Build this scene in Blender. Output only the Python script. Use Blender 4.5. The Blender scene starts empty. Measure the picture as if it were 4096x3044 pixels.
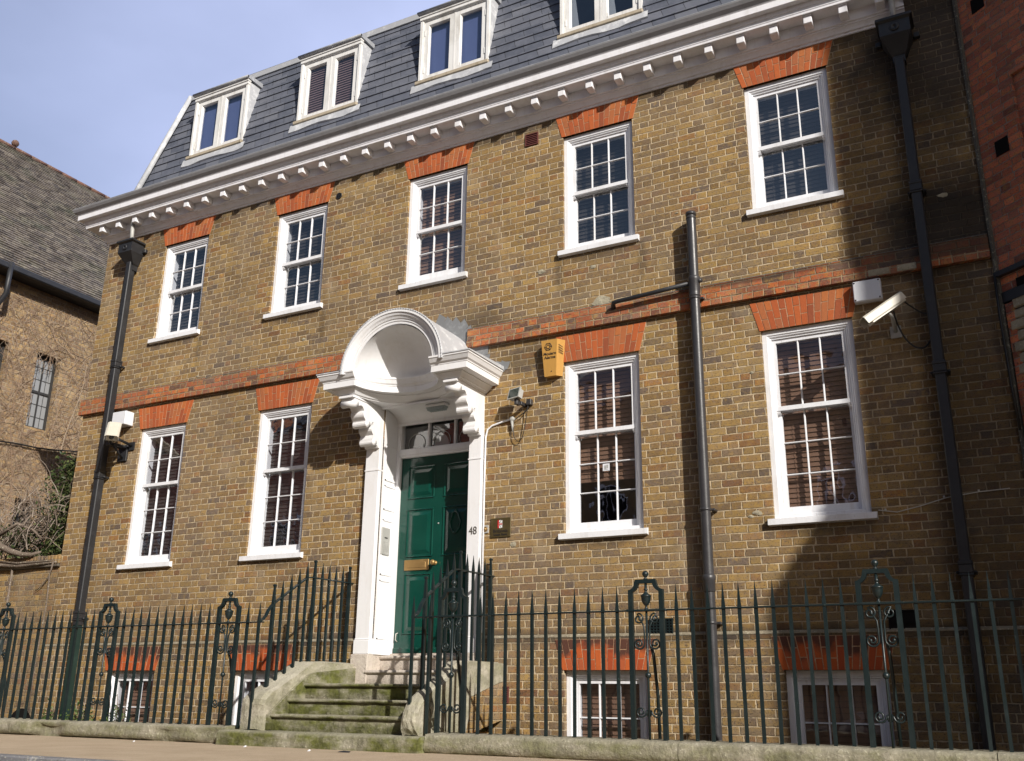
import bpy, math, random
from mathutils import Vector, Matrix
random.seed(7)
R = math.radians
sc = bpy.context.scene
C = sc.collection

# ------------------------------------------------------------ camera, sky, sun
F_PX, YAW, PITCH, ROLL = 3877.474, -0.4933048, 0.3153861, 0.0133096
cy_, sy_, cp_, sp_ = math.cos(YAW), math.sin(YAW), math.cos(PITCH), math.sin(PITCH)
fwd = Vector((sy_*cp_, cy_*cp_, sp_)); r0 = Vector((cy_, -sy_, 0)); u0 = r0.cross(fwd)
rt = math.cos(ROLL)*r0 + math.sin(ROLL)*u0
upv = -math.sin(ROLL)*r0 + math.cos(ROLL)*u0
cam_d = bpy.data.cameras.new("camera"); cam = bpy.data.objects.new("camera", cam_d); C.objects.link(cam)
m = Matrix((rt, upv, -fwd)).transposed().to_4x4(); m.translation = Vector((0, -9.48, 0)); cam.matrix_world = m
cam_d.sensor_width = 36.0; cam_d.lens = 36.0*F_PX/4096; cam_d.clip_end = 2000; cam_d.clip_start = .05
sc.camera = cam

SUN = Vector((1.40, -1.0, 0.92)).normalized()
sd = bpy.data.lights.new("sun", 'SUN'); sd.energy = 4.9; sd.angle = R(.55); sd.color = (1.0, .945, .87)
so = bpy.data.objects.new("sun", sd); C.objects.link(so); so.location = (20, -20, 30)
so.rotation_euler = (-SUN).to_track_quat('-Z', 'Y').to_euler()
w = bpy.data.worlds.new("World"); sc.world = w; w.use_nodes = True
wn = w.node_tree.nodes; wl = w.node_tree.links; wn.clear()
wo = wn.new('ShaderNodeOutputWorld'); bg = wn.new('ShaderNodeBackground'); sky = wn.new('ShaderNodeTexSky')
sky.sky_type = 'NISHITA'; sky.sun_disc = False
sky.sun_elevation = math.asin(SUN.z); sky.sun_rotation = math.atan2(SUN.x, SUN.y)
sky.air_density = 1.0; sky.dust_density = 1.6; sky.ozone_density = 1.6; sky.altitude = 30
# thin high cloud veil: part of the sky itself
tc = wn.new('ShaderNodeTexCoord'); mp = wn.new('ShaderNodeMapping'); mp.inputs['Scale'].default_value = (1.6, 1.6, 3.2)
nz = wn.new('ShaderNodeTexNoise'); nz.inputs['Scale'].default_value = 1.5; nz.inputs['Detail'].default_value = 5; nz.inputs['Roughness'].default_value = .5
cr = wn.new('ShaderNodeMapRange'); cr.inputs['From Min'].default_value = .3; cr.inputs['From Max'].default_value = .75
cr.inputs['To Min'].default_value = .60; cr.inputs['To Max'].default_value = 1.0
mx = wn.new('ShaderNodeMix'); mx.data_type = 'RGBA'; mx.inputs[7].default_value = (10.4, 11.7, 17.4, 1)
wl.new(tc.outputs['Generated'], mp.inputs['Vector']); wl.new(mp.outputs['Vector'], nz.inputs['Vector'])
wl.new(nz.outputs['Fac'], cr.inputs['Value'])
# the veil of high cloud lies over the northern half of the sky and thickens towards the east
dp = wn.new('ShaderNodeVectorMath'); dp.operation = 'DOT_PRODUCT'; dp.inputs[1].default_value = (.20, .90, -.35)
wl.new(tc.outputs['Generated'], dp.inputs[0]); r2 = wn.new('ShaderNodeMapRange'); r2.inputs['From Min'].default_value = -.30; r2.inputs['From Max'].default_value = .38; r2.inputs['To Min'].default_value = .0; r2.inputs['To Max'].default_value = 1.0
wl.new(dp.outputs['Value'], r2.inputs['Value']); mm = wn.new('ShaderNodeMath'); mm.operation = 'MULTIPLY'
wl.new(cr.outputs['Result'], mm.inputs[0]); wl.new(r2.outputs['Result'], mm.inputs[1]); wl.new(mm.outputs[0], mx.inputs[0])
wl.new(sky.outputs['Color'], mx.inputs[6]); wl.new(mx.outputs[2], bg.inputs['Color'])
bg.inputs['Strength'].default_value = .068; wl.new(bg.outputs['Background'], wo.inputs['Surface'])
vs = sc.view_settings; vs.view_transform = 'Standard'; vs.look = 'None'; vs.gamma = 1; vs.exposure = .22; vs.use_curve_mapping = False
sc.cycles.max_bounces = 6; sc.cycles.transparent_max_bounces = 10; sc.cycles.diffuse_bounces = 3; sc.cycles.glossy_bounces = 3
sc.cycles.caustics_reflective = False; sc.cycles.caustics_refractive = False

# ------------------------------------------------------------ materials
class NT:
    def __init__(s, name):
        s.m = bpy.data.materials.new(name); s.m.use_nodes = True; s.t = s.m.node_tree; s.t.nodes.clear()
        s.out = s.t.nodes.new('ShaderNodeOutputMaterial'); s.b = s.t.nodes.new('ShaderNodeBsdfPrincipled')
        s.t.links.new(s.b.outputs[0], s.out.inputs[0])
    def n(s, ty, **k):
        n = s.t.nodes.new(ty)
        for a, v in k.items(): setattr(n, a, v)
        return n
    def put(s, sock, v):
        if hasattr(v, 'is_output') or isinstance(v, bpy.types.NodeSocket): s.t.links.new(v, sock)
        elif isinstance(v, tuple) and len(v) == 3 and sock.type == 'RGBA': sock.default_value = (*v, 1)
        else: sock.default_value = v
    def ma(s, op, a, b=0.0, c=None):
        n = s.n('ShaderNodeMath', operation=op); s.put(n.inputs[0], a); s.put(n.inputs[1], b)
        if c is not None: s.put(n.inputs[2], c)
        return n.outputs[0]
    def sep(s, v):
        n = s.n('ShaderNodeSeparateXYZ'); s.put(n.inputs[0], v); return n.outputs
    def comb(s, x, y, z):
        n = s.n('ShaderNodeCombineXYZ'); s.put(n.inputs[0], x); s.put(n.inputs[1], y); s.put(n.inputs[2], z); return n.outputs[0]
    def obj(s): return s.n('ShaderNodeTexCoord').outputs['Object']
    def pos(s): return s.n('ShaderNodeNewGeometry').outputs['Position']
    def noise(s, scale, detail=3, rough=.55, vec=None, out='Fac'):
        n = s.n('ShaderNodeTexNoise'); n.inputs['Scale'].default_value = scale; n.inputs['Detail'].default_value = detail
        n.inputs['Roughness'].default_value = rough; s.put(n.inputs['Vector'], vec if vec is not None else s.pos()); return n.outputs[out]
    def scalev(s, v, k):
        n = s.n('ShaderNodeMapping'); s.put(n.inputs['Vector'], v); n.inputs['Scale'].default_value = k; return n.outputs[0]
    def white(s, v, out='Value'):
        n = s.n('ShaderNodeTexWhiteNoise', noise_dimensions='3D'); s.put(n.inputs['Vector'], v); return n.outputs[out]
    def mr(s, v, a, b, c=0., d=1., smooth=False):
        n = s.n('ShaderNodeMapRange'); n.clamp = True
        if smooth: n.interpolation_type = 'SMOOTHSTEP'
        s.put(n.inputs['Value'], v)
        for k, x in zip(('From Min', 'From Max', 'To Min', 'To Max'), (a, b, c, d)): n.inputs[k].default_value = x
        return n.outputs[0]
    def ramp(s, v, stops, const=False):
        n = s.n('ShaderNodeValToRGB'); s.put(n.inputs[0], v); e = n.color_ramp.elements
        if const: n.color_ramp.interpolation = 'CONSTANT'
        e[0].position, e[0].color = stops[0][0], (*stops[0][1], 1); e[1].position, e[1].color = stops[-1][0], (*stops[-1][1], 1)
        for p, c in stops[1:-1]:
            q = e.new(p); q.color = (*c, 1)
        return n.outputs[0]
    def mix(s, f, a, b, mode='MIX'):
        n = s.n('ShaderNodeMix', data_type='RGBA', blend_type=mode); s.put(n.inputs[0], f); s.put(n.inputs[6], a); s.put(n.inputs[7], b); return n.outputs[2]
    def bump(s, h, dist=.005, strength=1.0, normal=None):
        n = s.n('ShaderNodeBump'); s.put(n.inputs['Height'], h); n.inputs['Distance'].default_value = dist; n.inputs['Strength'].default_value = strength
        if normal is not None: s.put(n.inputs['Normal'], normal)
        return n.outputs[0]
    def done(s, col=None, rough=None, nrm=None, metal=None, spec=None):
        if col is not None: s.put(s.b.inputs['Base Color'], col)
        if rough is not None: s.put(s.b.inputs['Roughness'], rough)
        if nrm is not None: s.put(s.b.inputs['Normal'], nrm)
        if metal is not None: s.put(s.b.inputs['Metallic'], metal)
        if spec is not None: s.put(s.b.inputs['Specular IOR Level'], spec)
        return s.m

STOCK = [(0, (.14, .105, .08)), (.07, (.20, .138, .08)), (.25, (.235, .150, .063)), (.5, (.310, .190, .068)), (.72, (.345, .226, .082)), (.86, (.235, .170, .095)), (.95, (.29, .150, .052)), (1, (.22, .105, .045))]
def brick(name, pal=STOCK, mortar=(.66, .525, .345), h=.0781, S=.218, Hd=.112, mw=.0118, soot=0.0, zoff=0.0, stack=False, dark=None):
    s = NT(name); o = s.obj(); p = s.sep(o)
    wob = s.noise(9, 2, .5, vec=o); wob2 = s.noise(2.2, 2, .5, vec=o)
    u = s.ma('ADD', p[0], p[1])
    v = s.ma('ADD', s.ma('ADD', p[2], zoff), s.ma('MULTIPLY', s.ma('SUBTRACT', wob2, .5), .012))
    j = s.ma('FLOOR', s.ma('DIVIDE', v, h))
    rowr = s.white(s.comb(j, 3.3, 1.7))
    P = S+Hd
    uu = s.ma('ADD', u, s.ma('MULTIPLY', s.ma('MODULO', s.ma('ADD', j, 4000.), 2.0), P/2))
    uu = s.ma('ADD', uu, s.ma('MULTIPLY', rowr, .045)); uu = s.ma('ADD', uu, s.ma('MULTIPLY', s.ma('SUBTRACT', wob, .5), .022))
    k = s.ma('FLOOR', s.ma('DIVIDE', uu, P)); t = s.ma('SUBTRACT', uu, s.ma('MULTIPLY', k, P))
    isS = s.ma('LESS_THAN', t, S)
    dx = s.ma('MINIMUM', s.ma('MINIMUM', t, s.ma('ABSOLUTE', s.ma('SUBTRACT', t, S))), s.ma('SUBTRACT', P, t))
    fv = s.ma('SUBTRACT', v, s.ma('MULTIPLY', j, h)); dz = s.ma('MINIMUM', fv, s.ma('SUBTRACT', h, fv))
    idv = s.comb(s.ma('ADD', s.ma('MULTIPLY', k, 2.), isS), j, .5)
    rnd = s.white(idv); rnd2 = s.white(s.comb(j, s.ma('ADD', s.ma('MULTIPLY', k, 2.), isS), 9.5))
    edge = s.noise(42, 3, .6, vec=o)
    edge2 = s.noise(13, 2, .5, vec=o)
    d = s.ma('ADD', s.ma('MINIMUM', dx, dz), s.ma('MULTIPLY', s.ma('SUBTRACT', edge, .5), .013))
    d = s.ma('ADD', d, s.ma('MULTIPLY', s.ma('SUBTRACT', edge2, .5), .010))
    mask = s.mr(d, mw/2-.0025, mw/2+.0025, 0, 1, True)
    col = s.ramp(rnd, pal)
    # within-brick mottling
    mot = s.noise(26, 4, .65, vec=o); mot2 = s.noise(75, 2, .6, vec=o)
    mot3 = s.noise(15, 4, .62, vec=s.scalev(o, (1, 1, 1.3)))
    col = s.mix(s.mr(mot, .48, .68, 0, .5), col, (.25, .19, .155)); col = s.mix(s.mr(mot3, .50, .68, 0, .6), col, (.42, .265, .075)); col = s.mix(s.mr(mot3, .45, .32, 0, .5), col, (.22, .15, .095))
    col = s.mix(s.mr(mot2, .34, .43, .8, 0), col, (.05, .038, .03)); col = s.mix(s.mr(s.noise(18, 4, .7, vec=s.scalev(o, (.7, 1, 2.2))), .60, .66, 0, .75), col, (.07, .048, .035))
    col = s.mix(1, col, s.comb(s.mr(rnd2, 0, 1, .78, 1.16), s.mr(rnd2, 0, 1, .78, 1.16), s.mr(rnd2, 0, 1, .80, 1.14)), 'MULTIPLY')
    mcol = s.mix(s.mr(s.noise(5, 4, .6, vec=o), .3, .7), mortar, tuple(c*.66 for c in mortar))
    col = s.mix(mask, mcol, col)
    # weather staining of its own shape
    st = s.noise(.9, 5, .6, vec=s.scalev(o, (1, 1, .55)))
    col = s.mix(s.mr(st, .48, .75, 0, .42), col, (.12, .10, .085))
    st2 = s.noise(1.3, 4, .6, vec=s.scalev(o, (1.4, 1, .9)))
    col = s.mix(s.mr(st2, .58, .76, 0, .34), col, (.55, .44, .29))
    dn = s.noise(3.5, 4, .6, vec=o) if dark is not None else None
    if dark is not None:   # areas darkened as soot and as extra shade: list of (x, z, rx, rz, strength)
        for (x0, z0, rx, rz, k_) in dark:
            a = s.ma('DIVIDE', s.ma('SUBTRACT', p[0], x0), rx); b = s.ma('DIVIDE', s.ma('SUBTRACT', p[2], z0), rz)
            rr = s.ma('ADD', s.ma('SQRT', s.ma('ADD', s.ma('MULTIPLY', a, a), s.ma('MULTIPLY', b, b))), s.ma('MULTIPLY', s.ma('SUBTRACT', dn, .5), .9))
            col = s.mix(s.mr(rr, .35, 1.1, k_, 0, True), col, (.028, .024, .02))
    if soot: col = s.mix(soot, col, (.04, .035, .03))
    zone = s.noise(.55, 3, .6, vec=o); col = s.mix(s.mr(zone, .48, .7, 0, .30), col, s.mix(mask, mcol, (.175, .145, .13)))
    hgt = s.ma('ADD', s.ma('MULTIPLY', mask, .8), s.ma('MULTIPLY', mot2, .25)); hgt = s.ma('ADD', hgt, s.ma('MULTIPLY', rnd2, .25))
    return s.done(col, .9, s.bump(hgt, .012, 1.0), spec=.25)

def paint(name, base=(.80, .81, .84), dirt=(.42, .38, .32), amt=.5, rough=.42, chip=0.0):
    s = NT(name); p = s.pos()
    n1 = s.noise(2.5, 6, .7, vec=s.scalev(p, (1, 1, .5))); n2 = s.noise(30, 3, .6)
    c = s.mix(s.mr(n1, .52, .8, 0, amt), base, dirt)
    st = s.noise(1.0, 5, .7, vec=s.scalev(p, (14, 14, 1.6))); c = s.mix(s.mr(st, .52, .78, 0, amt*.8), c, dirt)
    nr = s.sep(s.n('ShaderNodeNewGeometry').outputs['Normal']); c = s.mix(s.ma('MULTIPLY', s.mr(nr[2], .5, .95, 0, .55*amt), s.mr(s.noise(8, 4, .7), .4, .65)), c, dirt)
    if chip: c = s.mix(s.mr(s.noise(14, 5, .75, vec=s.scalev(p, (1.5, 1.5, .6))), .66, .69, 0, chip), c, (.33, .29, .24))
    return s.done(c, rough, s.bump(n2, .002, .5), spec=.4)
def metalpaint(name, base, rough=.35, amt=.3, chipc=None):
    s = NT(name); n1 = s.noise(6, 5, .7); n2 = s.noise(55, 3, .6)
    c = s.mix(s.mr(n1, .5, .8, 0, amt), base, tuple(min(1, x*2.2+.02) for x in base))
    if chipc: c = s.mix(s.mr(s.noise(38, 3, .7), .70, .73), c, chipc)
    return s.done(c, s.mr(n1, .3, .8, rough, rough+.2), s.bump(n2, .0015, .6), spec=.5)
def stone(name, base, base2, moss=0.0, mossc=(.135, .145, .035), scale=1.0):
    s = NT(name); p = s.pos()
    n1 = s.noise(4*scale, 6, .65); n2 = s.noise(35, 4, .7); n3 = s.noise(2.3, 5, .65, vec=s.scalev(p, (1.3, 1.3, 3)))
    c = s.mix(s.mr(n1, .35, .68), base, base2)
    c = s.mix(s.mr(n2, .57, .68, 0, .65), c, (.62, .60, .47)); c = s.mix(s.mr(n2, .40, .32, 0, .6), c, (.12, .11, .08))
    if moss:
        nr = s.sep(s.n('ShaderNodeNewGeometry').outputs['Normal'])
        side = s.mr(nr[2], .3, .9, 1, .35)
        c = s.mix(s.ma('MULTIPLY', s.mr(n3, .34, .58, 0, moss), side), c, s.mix(s.mr(s.noise(9, 4, .7), .38, .62), tuple(x*.42 for x in mossc), mossc))
        c = s.mix(s.ma('MULTIPLY', s.mr(s.noise(5, 5, .7, vec=s.scalev(p, (2.2, 1, .7))), .5, .66, 0, .6*moss), side), c, (.075, .07, .045))
    return s.done(c, .93, s.bump(s.ma('ADD', n2, s.ma('MULTIPLY', n1, 2.)), .012, .8), spec=.15)

SOOT_SHADE = [(-.30, 6.5, 1.0, 1.2, .85), (-.2, 4.45, 1.0, .55, .85), (-.1, 2.5, .9, 3.6, .6), (-.6, 5.3, .9, 2.2, .35), (-1.0, .5, 1.6, 1.2, .45), (-4.1, 4.0, 9.0, .10, .35), (-4.9, 6.86, 9.0, .16, .55), (-3.0, .60, 12, .10, .55), (-4.85, 3.75, .55, .22, .45), (-1.75, 1.62, .7, .18, .6), (-3.97, 1.60, .6, .12, .5), (-11.0, 6.7, 1.6, .3, .35), (-5.55, 4.25, .6, .35, .55)]+[(xw, zw, .55, .11, .45) for xw in (-10.77, -8.52) for zw in (1.60, 4.93)]+[(xw, 4.93, .6, .12, .4) for xw in (-6.24, -3.97, -1.72)]+[(xw, 4.75, .07, .35, .35) for xw in (-5.73, -3.45, -4.48, -8.0, -10.25)]  # soot stains; the right-hand entries also paint the shade there deeper
M_BRICK = brick("stock_brick", dark=SOOT_SHADE)
M_BRICK2 = brick("stock_brick_garden", mortar=(.42, .33, .2))
REDS = [(0, (.10, .05, .04)), (.05, (.26, .085, .04)), (.16, (.42, .11, .04)), (.5, (.47, .12, .035)), (.7, (.50, .14, .035)), (.84, (.24, .11, .065)), (1, (.08, .055, .045))]
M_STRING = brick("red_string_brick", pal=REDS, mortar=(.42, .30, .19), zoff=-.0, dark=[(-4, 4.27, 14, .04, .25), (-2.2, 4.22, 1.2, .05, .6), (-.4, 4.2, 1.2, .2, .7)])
M_HEADER = brick("red_header_brick", pal=[(0, (.16, .07, .045)), (.25, (.30, .085, .04)), (.5, (.46, .12, .035)), (.75, (.40, .13, .05)), (1, (.22, .12, .09))], mortar=(.45, .33, .2), S=.113, Hd=.113)
M_REDWALL = brick("red_neighbour_brick", pal=[(0, (.22, .08, .06)), (.2, (.45, .125, .075)), (.5, (.58, .16, .085)), (.8, (.64, .19, .09)), (1, (.42, .14, .09))], mortar=(.42, .33, .28), h=.074, mw=.008)
def arch_mat():
    s = NT("gauged_red_brick"); g = s.n('ShaderNodeNewGeometry'); r = g.outputs['Random Per Island']
    c = s.ramp(r, [(0, (.28, .08, .038)), (.25, (.40, .10, .036)), (.6, (.47, .122, .038)), (.85, (.46, .155, .05)), (1, (.33, .11, .055))])
    n = s.noise(30, 4, .7); c = s.mix(s.mr(n, .5, .75, 0, .4), c, (.30, .10, .045))
    c = s.mix(s.mr(s.noise(1.6, 4, .6), .55, .75, 0, .35), c, (.14, .07, .045))
    return s.done(c, .85, s.bump(n, .004, .7), spec=.2)
M_ARCH = arch_mat()
def arch_soot():
    s = NT("sooty_red_brick"); g = s.n('ShaderNodeNewGeometry'); r = g.outputs['Random Per Island']; p = s.sep(s.pos())
    c = s.ramp(r, [(0, (.36, .07, .025)), (.5, (.50, .115, .03)), (1, (.40, .10, .04))]); n = s.noise(30, 4, .7)
    k = s.ma('ADD', s.mr(p[2], .30, .56, 0, 1), s.ma('MULTIPLY', s.ma('SUBTRACT', s.noise(7, 3), .5), 1.3)); k = s.ma('ADD', k, s.ma('MULTIPLY', s.ma('SUBTRACT', r, .5), .5))
    c = s.mix(s.mr(k, .45, .8, 0, .85), c, (.045, .035, .03))
    return s.done(c, .9, s.bump(n, .004, .7), spec=.2)
M_ARCHS = arch_soot()
M_MORT = stone("arch_mortar", (.52, .33, .20), (.42, .25, .15))
M_OFFS = stone("cement_offset", (.30, .26, .19), (.20, .17, .12))
M_WHITE = paint("white_gloss_paint", chip=.35)
M_WHITE2 = paint("white_porch_paint", (.80, .80, .81), (.55, .5, .42), .35, .5)
M_CORN = paint("cornice_paint", (.80, .80, .83), (.42, .39, .35), .4, .55, chip=.4)
M_GUTT = paint("shaded_gutter_paint", (.30, .30, .315), (.2, .19, .18), .6, .6)  # grey paint, with the shade of the downward-facing moulding put into it
M_DORM = paint("dormer_paint", (.76, .755, .74), (.30, .27, .2), .6, .6, chip=.6)
M_SILLD = paint("dormer_sill_paint", (.42, .36, .27), (.18, .14, .08), .9, .8, chip=.8)
M_LEADK = metalpaint("dark_old_lead", (.19, .195, .20), .55, .8)
M_LEAD = metalpaint("lead_sheet", (.30, .31, .33), .5, .8)
M_LEADL = metalpaint("pale_lead_sheet", (.44, .45, .47), .5, .7)
M_BLACK = metalpaint("black_pipe_paint", (.020, .021, .024), .42, .35)
M_GREENP = metalpaint("dark_green_pipe_paint", (.010, .028, .024), .35, .3)
M_GREY = metalpaint("grey_plastic_pipe", (.038, .037, .040), .30, .2)
M_RAIL = metalpaint("dark_green_iron_paint", (.009, .0175, .0185), .30, .2, chipc=(.08, .13, .12))
M_PLAST = paint("white_plastic", (.72, .74, .78), (.5, .48, .42), .25, .35)
M_CREAM = paint("cream_housing", (.62, .59, .50), (.42, .38, .3), .3, .4)
M_DARK = NT("dark_void").done((.012, .011, .011), .9, spec=.05)
M_BRASS = metalpaint("brass", (.36, .225, .085), .38, .3); M_BRASS.node_tree.nodes['Principled BSDF'].inputs['Metallic'].default_value = .6
M_PLAQ = metalpaint("bronze_plaque", (.10, .075, .03), .35, .5); M_PLAQ.node_tree.nodes['Principled BSDF'].inputs['Metallic'].default_value = .4
M_STEEL = metalpaint("steel_panel", (.38, .38, .36), .4, .3)
M_ALARM = paint("yellow_alarm_plastic", (.50, .27, .065), (.32, .18, .05), .5, .5)
M_INK = NT("black_ink").done((.015, .012, .012), .6)
M_REDI = NT("red_enamel").done((.5, .02, .02), .4)
M_REDV = metalpaint("dark_red_vent", (.12, .035, .03), .5, .4)
M_TEXTG = NT("number_metal").done((.10, .09, .08), .4)
def doorm():
    s = NT("green_door_paint"); n = s.noise(3, 4, .6)
    return s.done(s.mix(s.mr(n, .4, .7), (.003, .048, .034), (.005, .058, .041)), .13, s.bump(s.noise(7, 3, .5), .004, .35), spec=.6)
M_DOOR = doorm()
def glass(name, tint=(.9, .92, .95), wav=.22, r=.02):
    s = NT(name); t = s.n('ShaderNodeBsdfTransparent'); s.put(t.inputs[0], tint); g = s.n('ShaderNodeBsdfGlossy'); g.inputs['Roughness'].default_value = r
    nb = s.bump(s.noise(3.0, 2, .5), .02, wav); s.put(g.inputs['Normal'], nb)
    f = s.n('ShaderNodeLayerWeight'); f.inputs['Blend'].default_value = .5; fx = s.ma('ADD', .23, s.ma('MULTIPLY', s.ma('POWER', f.outputs['Facing'], 4.0), 1.1)); fx = s.ma('MINIMUM', fx, 1.0)
    x = s.n('ShaderNodeMixShader'); s.put(x.inputs[0], fx); s.t.links.new(t.outputs[0], x.inputs[1]); s.t.links.new(g.outputs[0], x.inputs[2]); s.t.links.new(x.outputs[0], s.out.inputs[0])
    return s.m
M_GLASS = glass("old_window_glass"); M_GLASSD = glass("dormer_glass", (.75, .8, .9), .3)
M_BLIND = NT("brown_wood_blind").done((.27, .155, .10), .45)
M_BLIND2 = NT("dark_blind").done((.060, .052, .046), .5)
M_SKYREF = NT("sky_reflection_sheet").done((.20, .24, .42), .6)  # blue stands in for sky reflected in the dormer glass
M_BLIND4 = NT("dormer_wood_blind").done((.42, .26, .21), .5)
M_FROST = NT("frosted_leaded_glass").done((.27, .28, .29), .3)
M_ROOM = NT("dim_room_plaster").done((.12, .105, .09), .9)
M_CURT = NT("pale_curtain").done((.5, .5, .46), .9)
def slate(name, u_w, h, a, b, c3, lichen=0.):
    s = NT(name); o = s.obj(); p = s.sep(o); j = s.ma('FLOOR', s.ma('DIVIDE', p[2], h))
    uu = s.ma('ADD', s.ma('ADD', p[0], p[1]), s.ma('MULTIPLY', s.ma('MODULO', s.ma('ADD', j, 500.), 2.), u_w/2)); uu = s.ma('ADD', uu, s.ma('MULTIPLY', s.white(s.comb(j, 1, 2)), .06))
    k = s.ma('FLOOR', s.ma('DIVIDE', uu, u_w)); t = s.ma('SUBTRACT', s.ma('DIVIDE', uu, u_w), k)
    dx = s.ma('MINIMUM', t, s.ma('SUBTRACT', 1., t)); gap = s.mr(dx, .004, .016)
    r = s.white(s.comb(k, j, 2.2)); n = s.noise(9, 5, .65)
    c = s.ramp(r, [(0, a), (.5, b), (1, c3)]); c = s.mix(s.mr(n, .45, .8, 0, .5), c, tuple(x*1.6 for x in b))
    if lichen: c = s.mix(s.mr(s.noise(20, 4, .7), .56, .66, 0, lichen), c, (.42, .38, .30)); c = s.mix(s.mr(s.noise(1.6, 4, .6), .5, .7, 0, .4), c, (.085, .10, .05))
    c = s.mix(gap, (.02, .02, .022), c)
    return s.done(c, s.mr(n, .3, .7, .42, .62), s.bump(s.ma('ADD', s.ma('ADD', gap, r), s.ma('MULTIPLY', n, .6)), .004, .8), spec=.4)
M_SLATE = slate("blue_grey_slate", .29, .165, (.085, .093, .118), (.108, .116, .143), (.14, .147, .172))
M_TILE = slate("weathered_roof_tile", .17, .085, (.06, .05, .042), (.12, .10, .082), (.19, .165, .13), .6)
M_STONEW = stone("pale_threshold_stone", (.56, .50, .44), (.46, .40, .34))
M_STEP = stone("mossy_step_stone", (.34, .32, .25), (.24, .22, .16), .95)
M_CHEEK = stone("worn_parapet_stone", (.47, .44, .36), (.36, .33, .26), .45)
M_COPE = stone("lichened_coping_stone", (.36, .33, .26), (.25, .23, .18), .55, scale=2)
def asph(name, a, b):
    s = NT(name); n = s.noise(3, 5, .6); g = s.noise(150, 2, .7); g2 = s.white(s.scalev(s.pos(), (1, 1, 1)))
    c = s.mix(s.mr(n, .35, .7), a, b); c = s.mix(s.mr(g, .58, .7, 0, .6), c, (.5, .42, .32)); c = s.mix(s.mr(g, .42, .32, 0, .5), c, (.09, .07, .05))
    return s.done(c, .95, s.bump(g, .006, .8), spec=.15)
M_PAVE = asph("buff_gravel_pavement", (.50, .40, .29), (.42, .33, .23)); M_ROAD = asph("asphalt", (.055, .055, .055), (.045, .045, .045))
M_KERB = stone("grey_kerb_stone", (.22, .22, .23), (.17, .17, .18)); M_SOIL = stone("basement_floor_concrete", (.12, .11, .1), (.08, .08, .07))
def leafm(name, a, b, c):
    s = NT(name); r = s.n('ShaderNodeNewGeometry').outputs['Random Per Island']
    return s.done(s.ramp(r, [(0, a), (.5, b), (1, c)]), .5, spec=.3)
M_LEAF = leafm("evergreen_leaves", (.018, .032, .010), (.040, .060, .018), (.11, .13, .045))
M_WEED = leafm("weed_leaves", (.05, .09, .025), (.09, .14, .04), (.17, .2, .07))
M_TWIG = leafm("bare_twigs", (.13, .10, .08), (.22, .175, .14), (.33, .28, .23))
M_VINE = leafm("creeper_stems", (.20, .13, .085), (.29, .205, .14), (.38, .30, .22))
M_TRUNK = stone("grey_brown_bark", (.19, .15, .12), (.11, .085, .065))
M_RENDER = stone("grey_render", (.14, .135, .115), (.10, .095, .08))
M_RAGST = stone("pale_ragged_stone", (.42, .38, .28), (.25, .22, .16))
M_LEADW = NT("dark_window_lead").done((.03, .03, .03), .6)
M_CABLE = NT("black_cable").done((.012, .012, .012), .5); M_CABLEW = paint("pale_cable", (.55, .53, .48))

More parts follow.
